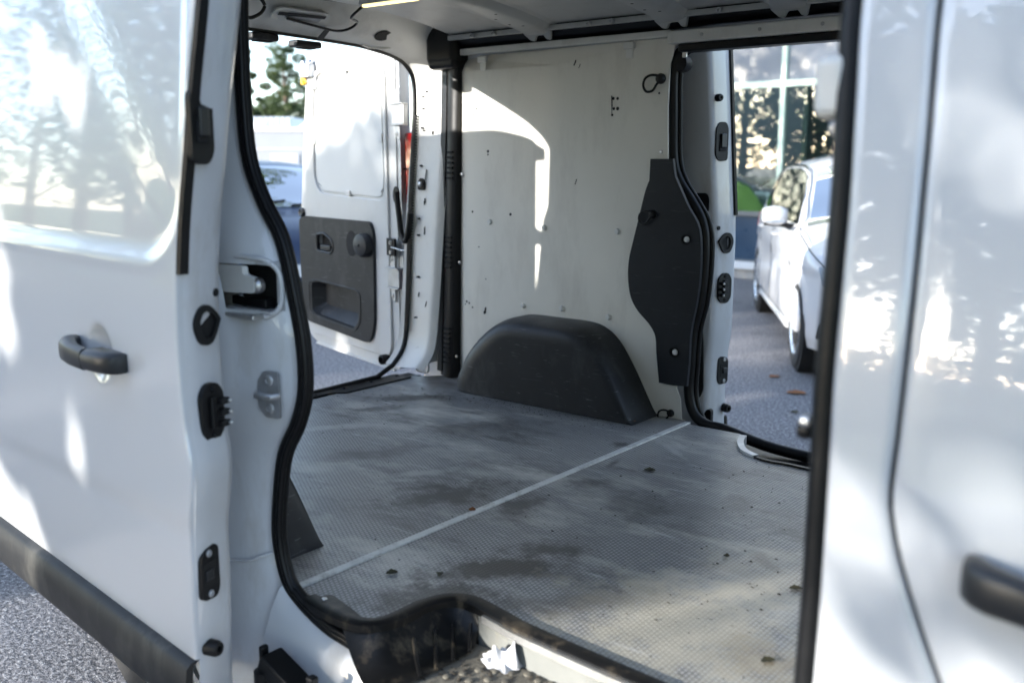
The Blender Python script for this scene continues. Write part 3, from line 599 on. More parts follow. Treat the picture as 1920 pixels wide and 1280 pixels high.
def sliding_door(mp, far):
    xf = (lambda z: smooth_interp(fxf_tab, z)) if far else (lambda z: smooth_interp(xf_tab, z))
    zs = [ZB + (1.95 - ZB) * i / 150 for i in range(151)]
    ds = [(0, 0.016), (0, 0.006), (0.0015, 0.0025), (0.004, 0.0008)] + [(0.01 + 0.0105 * i, 0) for i in range(112)]
    rows = []
    cz = ats(200, 905, door_y).z
    for z in zs:
        r = []
        for d, e in ds:
            x = xf(z) - d; y = door_y(x, z) + e
            qx, qz = (x - ww_x) + 0.17, (ww_z - z) + 0.17
            sd = math.hypot(max(qx, 0), max(qz, 0)) + min(max(qx, qz), 0) - 0.17
            wg = 0.28 + 0.72 * sstep(-0.16, 0.10, qz - qx); y += wg * 0.012 * sstep(0.016, -0.026, sd) - 0.003 * math.exp(-((sd - 0.018) / 0.012) ** 2)
            cr = z - (cz + 0.04 * (x + 1.6)); y += 0.006 * sstep(0.03, -0.03, cr)
            hd = math.hypot((x - (hp.x - 0.005)) / 0.062, (z - hp.z) / 0.068)
            if hd < 1: y += 0.018 * (1 - hd * hd) ** 1.0 * sstep(1, 0.75, hd) ** 0.6
            r.append(mp((x, y, z)))
        rows.append(r)
    d_ = surf('sliding_door', rows, 'paint', van, ang=80)
    # lower cladding: proud plastic with a rounded top edge
    cl = []
    for z, o_ in ((ZB - 0.001, 0.014), (ZB - 0.002, -0.004), (ZB - 0.012, -0.016), (ZB - 0.06, -0.021), (ZB - 0.11, -0.016), (ZB - 0.13, -0.006), (ZB - 0.135, 0.03)):
        cl.append([mp((xf(ZB) - d, door_y(xf(ZB) - d, ZB) + o_ + (0.016 if d == 0 else 0), z)) for d in [0, 0.0005, 0.005] + [0.02 + 0.05 * i for i in range(24)]])
    surf('cladding', cl, 'cladding', d_)
    # front edge face and inner face
    er = []
    for z in [ZB - 0.13 + (1.95 - ZB + 0.13) * i / 70 for i in range(71)]:
        x = xf(z); y = door_y(x, z); r = [(x, y + 0.015), (x + 0.001, y + 0.03), (x - 0.006, y + 0.055), (x - 0.020, y + 0.095), (x - 0.030, y + 0.113), (x - 0.042, y + 0.120), (x - 0.10, y + 0.122), (x - 1.15, y + 0.122 + 0.12)]
        er.append([mp((a, b, z)) for a, b in r])
    edge = surf('door_edge', er, 'jamb', d_, ang=50)
    def fl(u, v):
        z = at(u, v, 'x', -1.605).z; x = xf(z); y = door_y(x, z)
        E, I = Vector((x + 0.001, y + 0.03, 0)), Vector((x - 0.020, y + 0.095, 0)); U = (I - E).normalized(); N = Vector((U.y, -U.x, 0))
        o = atp(u, v, Vector((E.x, E.y, z)), N); f = fr_o(o, U, (0, 0, 1), N); return lambda a, b, d: mp(f(a, b, d))
    # black weather strip on the front edge
    ws = []
    for z in [1.294 + 0.03 * i for i in range(23)]:
        x = xf(z) + 0.003; y = door_y(x, z); ws.append([Vector(mp(q)) for q in ((x - 0.004, y + 0.002, z), (x + 0.006, y + 0.004, z), (x + 0.006, y + 0.022, z), (x - 0.006, y + 0.022, z))])
    loft('edge_weatherstrip', ws, 'rubber', d_, ang=30)
    # upper lock plate
    f = fl(376, 233)
    pl = plate('lock_plate', rounded([(-0.032, -0.068), (0.012, -0.072), (0.03, -0.05), (0.03, 0.05), (0.016, 0.072), (-0.02, 0.072), (-0.032, 0.05)], 0.014), lambda a, b, d: f(a, b, d - 0.006), 0.011, 'black', d_, bevel=0.003)
    box('lock_claw', (-0.016, -0.022, 0.004), (0.010, 0.03, 0.014), 'handle', pl, 0.004, f); box('lock_slot', (-0.02, -0.034, 0.005), (0.014, 0.002, 0.009), 'void', pl, 0.002, f)
    # cup for the buffer
    f = fl(384, 608); tear = catmull([(-0.036, 0.004, 0), (-0.02, 0.034, 0), (0.008, 0.036, 0), (0.036, 0.012, 0), (0.036, -0.002, 0), (0.012, -0.036, 0), (-0.02, -0.034, 0)], 5, True); tear = [(p.x, p.y) for p in tear]
    cu = plate('buffer_cup', tear, lambda a, b, d: f(a, b, d - 0.004), 0.012, 'black', d_, holes=[[(a * 0.66 + 0.002, b * 0.66) for a, b in tear]], bevel=0.003)
    plate('cup_floor', [(a * 0.69 + 0.002, b * 0.69) for a, b in tear], lambda a, b, d: f(a, b, d), 0.001, 'void', cu)
    # contact plate
    f = fl(394, 772)
    cp = plate('contact_plate', rounded([(-0.016, -0.058), (0.014, -0.058), (0.034, -0.036), (0.034, 0.036), (0.014, 0.058), (-0.016, 0.058), (-0.034, 0.036), (-0.034, -0.036)], 0.012), lambda a, b, d: f(a, b, d - 0.005), 0.013, 'black', d_, bevel=0.003)
    box('contact_block', (-0.012, -0.032, 0.008), (0.010, 0.032, 0.016), 'black', cp, 0.003, f)
    for q in (-0.024, -0.002, 0.02):
        box('contact_finger', (0.004, q - 0.006, 0.010), (0.030, q + 0.006, 0.026), 'black', cp, 0.002, f)
        lathe('contact_pin', [(0.004, 0), (0.004, 0.004), (0.002, 0.006)], lambda a, b, d, q=q: f(a + 0.026, b + q, d + 0.026), 'alu', cp, n=8)
    for q in (-0.045, 0.045): bolt(cp, lambda a, b, d, q=q: f(a, b + q, d + 0.008), 0.006, 'black')
    # lower lock plate
    f = fl(391, 1072)
    lp = plate('lock_plate', rounded([(-0.026, -0.052), (0.016, -0.056), (0.027, -0.04), (0.027, 0.048), (0.014, 0.056), (-0.016, 0.05), (-0.026, 0.036)], 0.012), lambda a, b, d: f(a, b, d - 0.005), 0.011, 'black', d_, bevel=0.003)
    for q in (-0.042, 0.042): bolt(lp, lambda a, b, d, q=q: f(a - 0.004, b + q, d + 0.006), 0.0075, 'galv')
    box('lock_claw', (-0.018, -0.012, 0.003), (0.004, 0.01, 0.012), 'handle', lp, 0.003, f); plate('lock_slot', rounded([(-0.024, -0.026), (0.016, -0.026), (0.016, 0.026), (-0.024, 0.026)], 0.008), lambda a, b, d: f(a, b, d + 0.006), 0.0012, 'void', lp)
    # buffers and plugs
    bufs = [(392, 1212, 0.017, 0.026), (404, 548, 0.008, 0.003)] + ([(385, 72, 0.014, 0.02)] if far else [])
    for u, v, r, h in bufs:
        f = fl(u, v); lathe('buffer', [(r, -0.004), (r, h * 0.7), (r * 0.8, h), (r * 0.4, h), (r * 0.35, h * 0.7)], f, 'black', d_, n=16)
    return d_, fl
near_door, nfl = sliding_door(ident, False)
far_door, ffl = sliding_door(far_map, True)
for z in ():
    pass
def handle(parent, o, U, N, flip=1):
    f = fr_o(o, Vector(U) * flip, (0, 0, 1), N)
    def ring(a, d0, d1, h, bz=0.0):
        c, q = (d0 + d1) / 2, (d1 - d0) / 2; out = []
        for i in range(16):
            t = 2 * math.pi * i / 16; cx_, sx_ = math.cos(t), math.sin(t)
            out.append(f(a, bz + h / 2 * math.copysign(abs(sx_) ** 0.6, sx_), c + q * math.copysign(abs(cx_) ** 0.6, cx_)))
        return out
    g = loft('door_handle', [ring(*s) for s in ((-0.124, -0.004, 0.018, 0.036, 0.004), (-0.122, -0.004, 0.034, 0.046, 0.004), (-0.110, 0.0, 0.048, 0.052, 0.004), (-0.092, 0.016, 0.056, 0.052, 0.003), (-0.05, 0.03, 0.060, 0.048, 0), (0.0, 0.034, 0.061, 0.046, -0.001), (0.028, 0.034, 0.060, 0.045, -0.002))], 'handle', parent, ang=50)
    loft('handle_cap', [ring(*s) for s in ((0.0295, 0.0, 0.0600, 0.0455, -0.002), (0.06, -0.004, 0.058, 0.046, -0.002), (0.10, -0.006, 0.048, 0.045, -0.003), (0.120, -0.006, 0.034, 0.042, -0.003), (0.123, -0.006, 0.022, 0.036, -0.003))], 'handle', g, ang=50)
    return g
handle(near_door, Vector((hp.x + 0.005, door_y(hp.x, hp.z), hp.z)), Vector((1, -0.11, 0)).normalized(), Vector((-0.11, -1, 0)).normalized())
# inner side of the far door: upper window board, clip, dark openings
IB = [(1284, 135), (1300, 132), (1312, 145), (1318, 170), (1319, 300), (1314, 325), (1300, 345), (1284, 356), (1266, 360), (1262, 140)]
ib = [at(u, v, 'y', 3.335) for u, v in IB]
wb = plate('window_board', rounded([(p.x, p.z) for p in ib], 0.02), fr_y(3.337), 0.006, 'warehouse', far_door, bevel=0.002)
box('clip', (-0.012, -0.02, 0.006), (0.012, 0.02, 0.016), 'inner_white', wb, 0.003, fr_o(at(1314, 235, 'y', 3.337), (1, 0, 0), (0, 0, 1), (0, -1, 0)))
for u, v, w in ((1325, 251, .006), (1325, 258, .004), (1325, 276, .004), (1324, 283, .006)):
    lathe('screw_hole', [(w, 0), (w * 0.9, 0.002), (w * 0.2, 0.002)], fr_o(at(u, v, 'y', 3.333), (1, 0, 0), (0, 0, 1), (0, -1, 0)), 'void', far_door, n=8)
op = [at(u, v, 'y', 3.33) for u, v in ((1305, 362), (1325, 362), (1329, 372), (1328, 398), (1316, 390), (1308, 376))]
plate('panel_opening', rounded([(p.x, p.z) for p in op], 0.01), fr_y(3.336), 0.006, 'void', far_door)
op = [at(u, v, 'y', 3.33) for u, v in ((1316, 600), (1318, 650), (1318, 730), (1312, 745), (1300, 752), (1296, 690), (1304, 640))]
plate('panel_opening', rounded([(p.x, p.z) for p in op], 0.01), fr_y(3.336), 0.006, 'void', far_door)
pb = at(1320, 785, 'y', 3.3)
plate('bracket', rounded([(pb.x - 0.03, pb.z - 0.03), (pb.x + 0.02, pb.z - 0.03), (pb.x + 0.02, pb.z + 0.035), (pb.x, pb.z + 0.035)], 0.01), fr_y(3.336), 0.02, 'black', far_door, bevel=0.004)

# ---- rear opening frame, its seal, header fittings
fr_half = [(3.0, 0.60), (3.074, 0.684), (3.10, 0.87), (3.128, 1.274), (3.16, 1.615), (3.17, 1.73), (3.163, 1.843), (3.122, 1.90), (3.052, 1.932), (2.929, 1.953), (2.755, 1.966)]
rp_ = [(2 * VC - a, b) for a, b in fr_half] + [(VC, 1.976)] + list(reversed(fr_half))
rpath = catmull([(0, a, b) for a, b in rp_], 5)
def fy(z): return interp(sorted([(b, a) for a, b in fr_half[:7]]), z)
sect = ((-3.10, -0.006, -0.004), (-3.085, 0.0, 0.0), (-3.06, 0.006, 0.004), (-3.02, 0.020, 0.005), (-2.985, 0.040, 0.002), (-2.95, 0.066, -0.004), (-2.92, 0.092, -0.010), (-2.90, 0.112, -0.008), (-2.88, 0.125, 0.01))
rows = []
for i, p in enumerate(rpath):
    t = (rpath[min(i + 1, len(rpath) - 1)] - rpath[max(i - 1, 0)]).normalized(); n = Vector((0, -t.z, t.y)); 
    if n.dot(Vector((0, p.y - VC, p.z - 1.2))) < 0: n = -n
    k = sstep(0.1, 0.95, abs(n.z)) if p.z > 1.2 else 0.0
    rows.append([(x - (0.04 * (1.72 - p.z) / 1.14 if p.z < 1.72 else 0), p.y + n.y * (oa * k + ob * (1 - k)), p.z + n.z * (oa * k + ob * (1 - k))) for x, oa, ob in sect])
rear_frame = surf('rear_frame', rows, 'inner_white', van, ang=70)
sealp = [Vector((-3.095, p.y, p.z)) for p in rpath] + [Vector((-3.095, 2.9, 0.562)), Vector((-3.095, 2.6, 0.558)), Vector((-3.095, 1.7, 0.558)), Vector((-3.095, 1.5, 0.57))]
sw = sweep('rear_seal', sealp, [(0.011 * math.cos(a), 0.011 * math.sin(a)) for a in [2 * math.pi * i / 12 for i in range(12)]], 'rubber', van, up=(1, 0, 0), closed=True, ang=70)
def rib_ring(i):
    p = sealp[i]; return p
# ribbed crown of the seal along the far post
cum = [Vector((-3.085, fy(0.75 + 0.0125 * i), 0.75 + 0.0125 * i)) for i in range(76)]
Vv, Ff = [], []
for p in cum:
    s = len(Vv); Vv += [(p.x + a, p.y + b - 0.006, p.z + c) for a in (-0.008, 0.012) for b in (-0.006, 0.006) for c in (-0.0035, 0.0035)]
    Ff += [tuple(s + k for k in f) for f in ((0, 1, 3, 2), (4, 6, 7, 5), (0, 4, 5, 1), (2, 3, 7, 6), (0, 2, 6, 4), (1, 5, 7, 3))]
tag(obj('seal_ribs', Vv, Ff, 'black', sw, smooth=False), kind='stuff')
# rear corner column with air slots
cr = []
for z in [0.553 + 0.06 * i for i in range(24)]:
    cr.append([(x - 0.012 - 0.045 * (1.72 - z) / 1.14, y, z) for x, y in ((-2.905, 3.20), (-2.90, 3.165), (-2.885, 3.150), (-2.868, 3.145), (-2.858, 3.136), (-2.835, 3.122), (-2.806, 3.116), (-2.79, 3.124), (-2.785, 3.150), (-2.785, 3.19))])
colm = surf('corner_column', cr, 'black', van, ang=50)
plate('column_strip', [(-2.905, 0.57), (-2.868, 0.57), (-2.868, 1.87), (-2.905, 1.87)], lambda a, b, d: (a - 0.012 - 0.045 * (1.72 - b) / 1.14, 3.152 - (a + 2.905) * 0.25 - d, b), 0.006, 'grey_plastic', colm, bevel=0.002)
for z0, n_ in ((1.42, 6), (1.04, 7), (0.62, 8)):
    for k in range(n_):
        z = z0 + 0.0215 * k
        xo = -0.012 - 0.045 * (1.72 - z) / 1.14; box('air_slot', (-2.836 + xo, 3.108, z), (-2.802 + xo, 3.118, z + 0.009), 'void', colm, 0.002)
box('column_head', (-2.945, 3.09, 1.87), (-2.79, 3.20, 1.93), 'black', van, 0.02)
box('corner_filler', (-2.955, 3.085, 1.885), (-2.785, 3.215, 2.07), 'black', van, 0.03)  # black filler added to close a sun leak between header and roof
box('corner_filler', (-2.985, 1.245, 1.885), (-2.785, 1.375, 2.07), 'black', van, 0.03)
# pillar fittings
def pf(u, v):
    n = Vector((0.04, -0.99, 0.085)).normalized(); h = Vector((-3.02, 3.166, 1.73)); o = atp(u, v, h, n); return fr_o(o, Vector((1, 0.04, 0)), (0, 0, 1), n)
for u, v, r in ((800, 172, .006), (793, 181, .005), (793, 204, .005), (791, 240, .006), (789, 311, .006), (785, 410, .006), (784, 441, .006), (783, 519, .006), (778, 595, .005), (765, 673, .005), (794, 245, .004), (812, 247, .005), (796, 379, .004)):
    r *= 0.75; lathe('screw_hole', [(r, -0.012), (r, 0.004), (r * 0.2, 0.004)], pf(u, v), 'void', rear_frame, n=8)
f = pf(791, 346)
lk = plate('latch_bolt', rounded([(-0.018, -0.024), (0.018, -0.024), (0.018, 0.012), (0.0, 0.03), (-0.018, 0.012)], 0.008), lambda a, b, d: f(a, b, d - 0.008), 0.016, 'black', van, bevel=0.003)
lathe('bolt', [(0.011, 0.006), (0.011, 0.016), (0.005, 0.02)], f, 'steel', lk, n=12)
for u, v, u2, v2, w in ((806, 176, 804, 190, .002), (812, 248, 810, 252, .004), (800, 318, 797, 338, .003), (797, 372, 795, 384, .003), (796, 425, 795, 440, .0025), (800, 565, 797, 575, .002), (786, 548, 784, 556, .003)):
    fa, fb = pf(u, v), pf(u2, v2); tube('scuff_mark', [fa(0, 0, 0.001), fb(0.002, 0, 0.001)], w, 'void', rear_frame, n=6)
f = pf(783, 682); d_ring(van, lambda a, b, d: f(-a * 0.9, -b, d + 0.004), 'black', 0.032)
f = pf(790, 672); tube('recess_rim', catmull([f(a, b, -0.002) for a, b in rrect(-0.035, -0.06, 0.04, 0.05, 0.02, 4)], 2, True), 0.004, 'inner_white', rear_frame, n=6, closed=True)
HN = Vector((0.555, 0, -0.832)); HT = Vector((0.832, 0, 0.555)); HO = Vector((-3.0, 2.2, 1.990))
def hf(u, v, lift=0.0): o = atp(u, v, HO, HN); return fr_o(o + HN * lift, (0, 1, 0), HT, HN)
f = hf(565, 30)
lc = plate('lamp_cutout_cover', rrect(-0.13, -0.035, 0.12, 0.035, 0.03), lambda a, b, d: f(a, b, d), 0.006, 'white_board', van, bevel=0.002)
plate('cutout', rrect(-0.075, -0.02, 0.09, 0.022, 0.018), lambda a, b, d: f(a, b, d + 0.006), 0.001, 'galv', lc)
plate('tape', rounded([(-0.11, -0.003), (0.10, 0.008), (0.10, 0.022), (-0.11, 0.012)], 0.002), lambda a, b, d: f(a, b, d + 0.0075), 0.002, 'wire', lc)
for a_ in (-0.02, 0.02): bolt(lc, lambda a, b, d, q=a_: f(a + q, b - 0.022, d + 0.007), 0.008, 'steel')
f = hf(718, 67); plate('header_hole', circ(0, 0, 0.042, 24, 0.030), f, 0.003, 'void', rear_frame)
f = hf(608, 63); plate('tape', [(-0.016, -0.035), (0.016, -0.035), (0.012, 0.03), (-0.012, 0.03)], f, 0.002, 'wire', van)
f = hf(700, 86); tube('pressed_bead', catmull([f(-0.06, 0.0, 0), f(-0.02, -0.012, 0), f(0.05, -0.012, 0), f(0.10, 0.0, 0)], 5), 0.004, 'inner_white', rear_frame, n=6)
for u, v, w, h in ((490, 70, 0.062, 0.026), (572, 84, 0.062, 0.026)):
    p = at(u, v, 'x', -3.11)
    q = box('header_striker', (-w, -0.03, -h / 2), (w, 0.03, h / 2), 'grey_plastic', van, 0.008, fr_o(p, (0, 1, 0), (1, 0, 0), (0, 0, 1)))
    box('striker_socket', (-w * 0.5, -0.02, -h / 2 - 0.004), (w * 0.6, 0.02, -h / 2 + 0.002), 'void', q, 0.002, fr_o(p, (0, 1, 0), (1, 0, 0), (0, 0, 1)))

# ---- roof: inner skin, cross ribs, side ducts, outer skin
def roof_z(y): return 1.998 + 0.062 * (1 - abs((y - VC) / 0.86) ** 3.0)
ys_ = [1.385 + (3.075 - 1.385) * i / 30 for i in range(31)]
surf('roof_lining', [[(x, y, roof_z(y)) for y in ys_] for x in [-2.80 + 0.07 * i for i in range(36)]], 'roof_shade_white', van, ang=80)
for yy in (1.385, 3.075): box('roof_edge', (-2.80, yy - 0.012, 1.978), (-0.36, yy + 0.004, 1.9965), 'roof_shade_white', van, 0.002)
for x in (-2.355, -1.775, -1.345, -0.75):
    rr = []
    for y in ys_:
        z = roof_z(y) - 0.001; rr.append([(x - 0.10, y, z), (x - 0.075, y, z - 0.004), (x - 0.055, y, z - 0.026), (x - 0.04, y, z - 0.032), (x + 0.04, y, z - 0.032), (x + 0.055, y, z - 0.026), (x + 0.075, y, z - 0.004), (x + 0.10, y, z)])
    rb = surf('roof_rib', rr, 'roof_shade_white', van, ang=35)
    fo = plate('rib_foot', rounded([(x - 0.075, 2.02), (x - 0.07, 1.975), (x - 0.045, 1.950), (x - 0.03, 1.950), (x - 0.015, 1.968), (x + 0.02, 1.968), (x + 0.03, 1.950), (x + 0.045, 1.950), (x + 0.062, 1.985), (x + 0.07, 2.02)], 0.006), lambda a, b, d: (a, 3.062 + (2.02 - b) * 0.6 + d, b), 0.012, 'roof_shade_white', rb, bevel=0.003)
    for dx, dy in ((-0.02, 2.94), (0.02, 2.97), (-0.02, 2.86), (0.03, 2.8)):
        lathe('screw_hole', [(0.006, 0), (0.005, 0.001), (0.001, 0.001)], fr_o((x + dx, dy, roof_z(dy) - 0.033), (1, 0, 0), (0, 1, 0), (0, 0, -1)), 'void', rb, n=8)
for x in (-2.66, -2.55, -2.10, -2.0, -1.58): bolt(van, fr_o((x, 3.058, 1.985), (1, 0, 0), (0, 0, 1), (0, -1, 0)), 0.010, 'galv', h=0.012)
for yy, s in ((3.155, 1), (1.305, -1)):
    tube('roof_duct', [(x, yy, 1.998) for x in (-2.86, -2.4, -1.6, -0.8, -0.36)], 0.046, 'black', van, n=16)
box('roof_gap', (-2.89, 1.38, 2.075), (-2.79, 3.08, 2.085), 'void', van, 0)
ro = []
for x in [-3.16 + 0.12 * i for i in range(30)]:
    drop = 0.10 * max(0, (x - 0.1) / 0.22) ** 2 * 0.1 + 0.05 * max(0, (-3.0 - x) / 0.16) ** 2
    ro.append([(x, VC + 1.03 * math.sin(t), 1.95 + 0.17 * max(0, math.cos(t)) ** 0.5 - drop) for t in [-math.pi / 2 + math.pi * i / 28 for i in range(29)]])
surf('roof_skin', ro, 'paint', van, ang=80)
# lamp strip with its cable
la, lb = at(684, 14, 'z', 2.03), at(806, -2, 'z', 2.03); ld = (lb - la).normalized(); lb2 = la + ld * 0.62
lf = fr_o(la, ld, Vector((-ld.y, ld.x, 0)), (0, 0, -1))
led = box('lamp_strip', (0, -0.030, -0.02), (0.62, 0.022, -0.004), 'alu', van, 0.002, lf)
box('lamp_diffuser', (0.012, -0.026, -0.004), (0.61, -0.010, 0.004), 'led', led, 0.002, lf)
f1, f2, f3 = hf(536, 30, 0.012), hf(590, 44, 0.014), hf(628, 52, 0.016)
tube('lamp_cable', catmull([f1(0, 0, 0), f2(0, 0, 0), f3(0, 0, 0), hf(652, 46, 0.02)(0, 0, 0), hf(664, 30, 0.03)(0, 0, 0), la + Vector((-0.06, -0.01, -0.03)), la + Vector((0.0, 0, 0.008))], 6), 0.0048, 'wire', van, n=8)
tube('loose_cable', catmull([at(u, v, 'x', -2.75) for u, v in ((470, -8), (486, -4), (496, 10), (490, 24), (474, 33), (462, 33))], 6), 0.006, 'wire', van, n=8)

# ---- rear doors
def rear_door(h, d, W, mp=ident, full=True):
    """door panel seen from inside: s along the door from the hinge, z up; inner side towards N"""
    h, d = Vector(h), Vector(d).normalized(); N = Vector((d.y, -d.x, 0)) if False else Vector((-d.y, d.x, 0))
    if not full: N = -N
    f = fr_o(h, d, (0, 0, 1), N)
    out = rounded([(0.02, 0.535), (0.12, 0.525), (0.80, 0.545), (0.93, 0.60), (0.955, 0.90), (0.955, 1.15), (0.90, 1.55), (0.83, 1.96), (0.74, 2.0), (0.20, 2.0), (0.02, 1.96)], [0.03, 0.06, 0.08, 0.06, 0.1, 0.1, 0.2, 0.07, 0.1, 0.06, 0.03])
    def S(u, v):
        p = atp(u, v, h, N); return ((p - h).dot(d), p.z)
    cuts = []
    if full:
        pk_ = rounded([S(*q) for q in ((588, 530), (600, 527), (668, 545), (676, 552), (677, 600), (668, 615), (600, 590), (590, 580))], 0.02, 3)
        hl = rounded([S(*q) for q in ((599, 440), (612, 438), (625, 450), (629, 465), (624, 474), (600, 468))], 0.015, 3)
        grow = lambda poly, k: [(sum(p[0] for p in poly) / len(poly) * (1 - k) + p[0] * k, sum(p[1] for p in poly) / len(poly) * (1 - k) + p[1] * k) for p in poly]
        cuts = [grow(pk_, 1.03), grow(hl, 1.04)]
    body = plate('rear_door', out, lambda a, b, q: f(a, b, q - 0.075 + 0.04 * max(0, (1.2 - b)) * 0), 0.06, 'door_inner', van, holes=cuts, bevel=0.0 if full else 0.018, seg=4)
    if not full: return body
    plate('outer_skin', [(a * 0.995 + 0.003, b) for a, b in out], lambda a, b, q: f(a, b, q - 0.095), 0.019, 'paint', body, bevel=0.006)
    # pressed frame ridges
    plate('door_frame', rounded([(0.075, 0.58), (0.90, 0.60), (0.938, 0.92), (0.935, 1.15), (0.88, 1.55), (0.80, 1.94), (0.09, 1.93)], [0.08, 0.08, 0.1, 0.1, 0.2, 0.12, 0.08]), lambda a, b, q: f(a, b, q - 0.016), 0.014, 'door_inner', body,
          holes=cuts + [rounded([(0.125, 1.315), (0.72, 1.335), (0.775, 1.40), (0.765, 1.78), (0.73, 1.925), (0.16, 1.905), (0.112, 1.84), (0.105, 1.40)], [0.06, 0.08, 0.05, 0.05, 0.08, 0.07, 0.05, 0.05])], bevel=0.006, seg=3)
    wb_ = plate('window_board', rounded([(0.14, 1.33), (0.715, 1.348), (0.758, 1.42), (0.748, 1.78), (0.715, 1.912), (0.17, 1.893), (0.128, 1.84), (0.12, 1.40)], [0.06, 0.08, 0.05, 0.05, 0.08, 0.07, 0.05, 0.05]), lambda a, b, q: f(a, b, q - 0.013), 0.005, 'white_board', body, bevel=0.002)
    for s, z, w, t in ((0.44, 1.905, 0.018, 0), (0.755, 1.60, 0.012, 1), (0.125, 1.60, 0.012, 1), (0.43, 1.342, 0.016, 0)):
        a_, b_ = (w, 0.012) if t == 0 else (0.014, 0.02)
        box('clip', (s - a_, z - b_, -0.008), (s + a_, z + b_, 0.004), 'white_board', wb_, 0.003, f)
        box('clip_tongue', (s - a_ * 0.5, z - b_ * 2.2 if t == 0 else z - b_ * 0.5, -0.0075), (s + a_ * (0.5 if t == 0 else 2.2), z + b_ * 0.5, -0.0045), 'white_board', wb_, 0.001, f)
    # grey lower panel with pocket, latch lever recess and cap
    lo = rounded([(0.245, 0.628), (0.90, 0.665), (0.925, 0.92), (0.925, 1.20), (0.86, 1.215), (0.215, 1.215), (0.19, 1.16), (0.20, 0.72)], [0.06, 0.05, 0.1, 0.03, 0.02, 0.05, 0.05, 0.05])
    lp_ = plate('lower_panel', lo, lambda a, b, q: f(a, b, q - 0.002), 0.016, 'grey_plastic', body, holes=[pk_, hl], bevel=0.005)
    ins = lambda poly, k: [(sum(p[0] for p in poly) / len(poly) * (1 - k) + p[0] * k, sum(p[1] for p in poly) / len(poly) * (1 - k) + p[1] * k) for p in poly]
    zmin = min(p[1] for p in pk_)
    loft('pocket', [[f(a, b, 0.013) for a, b in ins(pk_, 1.0)], [f(a, b, -0.004) for a, b in ins(pk_, 0.97)], [f(a, b + 0.05 * max(0, 1 - (b - zmin) / 0.12), -0.052) for a, b in ins(pk_, 0.86)]], 'grey_plastic', lp_, caps=False, ang=30)
    obj('pocket_back', [f(a, b + 0.05 * max(0, 1 - (b - zmin) / 0.12), -0.052) for a, b in ins(pk_, 0.86)], [tuple(range(len(pk_)))], 'grey_plastic', lp_)
    tube('pocket_rim', [f(a, b, 0.014) for a, b in ins(pk_, 1.09)], 0.004, 'grey_plastic', lp_, n=8, closed=True, up=N)
    obj('lever_recess', [f(a, b, -0.016) for a, b in ins(hl, 1.0)], [tuple(range(len(hl)))], 'void', lp_)
    tube('lever_rim', [f(a, b, 0.014) for a, b in ins(hl, 1.08)], 0.006, 'handle', lp_, n=8, closed=True, up=N)
    c_ = S(613, 462); box('latch_lever', (c_[0] - 0.05, c_[1] - 0.018, -0.008), (c_[0] + 0.055, c_[1] + 0.008, 0.012), 'handle', lp_, 0.006, f)
    c_ = S(668, 457); plate('cap_recess', circ(c_[0] + 0.02, c_[1], 0.05, 24, 0.062), lambda a, b, q: f(a, b, q + 0.0142), 0.001, 'void', lp_)
    c_ = S(690, 459); lathe('cap', [(0.062, 0.0), (0.062, 0.02), (0.055, 0.034), (0.03, 0.042), (0.004, 0.044)], lambda a, b, q: f(c_[0] + a * 1.05, c_[1] + b * 0.92, q + 0.014), 'grey_plastic', lp_, n=28)
    c_ = S(692, 459); lathe('cap_screw', [(0.006, 0.058), (0.005, 0.0605), (0.001, 0.0605)], lambda a, b, q: f(c_[0] + a, c_[1] + b, q), 'void', lp_, n=10)
    # edge fittings
    c_ = S(566, 398); lathe('buffer', [(0.024, -0.004), (0.024, 0.012), (0.018, 0.016), (0.008, 0.012)], lambda a, b, q: f(c_[0] + a - 0.01, c_[1] + b, q), 'handle', body, n=18)
    lathe('buffer', [(0.024, -0.01), (0.024, 0.03), (0.018, 0.034), (0.014, 0.01), (0.002, 0.01)], lambda a, b, q: f(0.12 + a, 0.572 + b, q), 'black', body, n=18)
    plate('bottom_lip', [(0.06, 0.520), (0.82, 0.545), (0.82, 0.556), (0.06, 0.531)], lambda a, b, q: f(a, b, q - 0.02), 0.016, 'door_inner', body, bevel=0.003)
    # hinge-side edge of bare metal with wiring
    plate('hinge_edge', rounded([(-0.015, 0.60), (0.05, 0.56), (0.055, 1.93), (-0.005, 1.95)], 0.02), lambda a, b, q: f(a, b, q - 0.03), 0.01, 'galv', body, bevel=0.003)
    # lock catch at the top of the free edge
    c_ = S(578, 133)
    lk_ = box('top_catch', (c_[0] - 0.05, c_[1] - 0.035, -0.012), (c_[0] + 0.04, c_[1] + 0.03, 0.03), 'galv', body, 0.006, f)
    for q_ in (-0.03, 0.025): lathe('catch_roller', [(0.016, 0), (0.016, 0.022), (0.008, 0.026)], lambda a, b, q, q_=q_: f(c_[0] + q_ + a, c_[1] + 0.036 + b, q), 'steel', lk_, n=14)
    box('catch_plate', (c_[0] - 0.07, c_[1] - 0.095, -0.006), (c_[0] + 0.02, c_[1] - 0.03, 0.002), 'steel', lk_, 0.004, f)
    box('catch_tab', (c_[0] + 0.02, c_[1] - 0.065, -0.004), (c_[0] + 0.075, c_[1] - 0.03, 0.006), 'yellow', lk_, 0.004, f)
    tube('catch_spring', [f(c_[0] + 0.03 + 0.012 * math.cos(k), c_[1] - 0.02 - 0.005 * k, 0.01 + 0.012 * math.sin(k)) for k in [0.5 * j for j in range(20)]], 0.004, 'yellow', lk_, n=6)
    return body
HGE = Vector((-3.20, 3.15, 0)); DD = Vector((-0.979, 0.203, 0))
far_rear = rear_door(HGE, DD, 0.95)
near_rear = rear_door((-3.20, 2 * VC - 3.15, 0), (-0.99, -0.10, 0), 0.95, full=False)
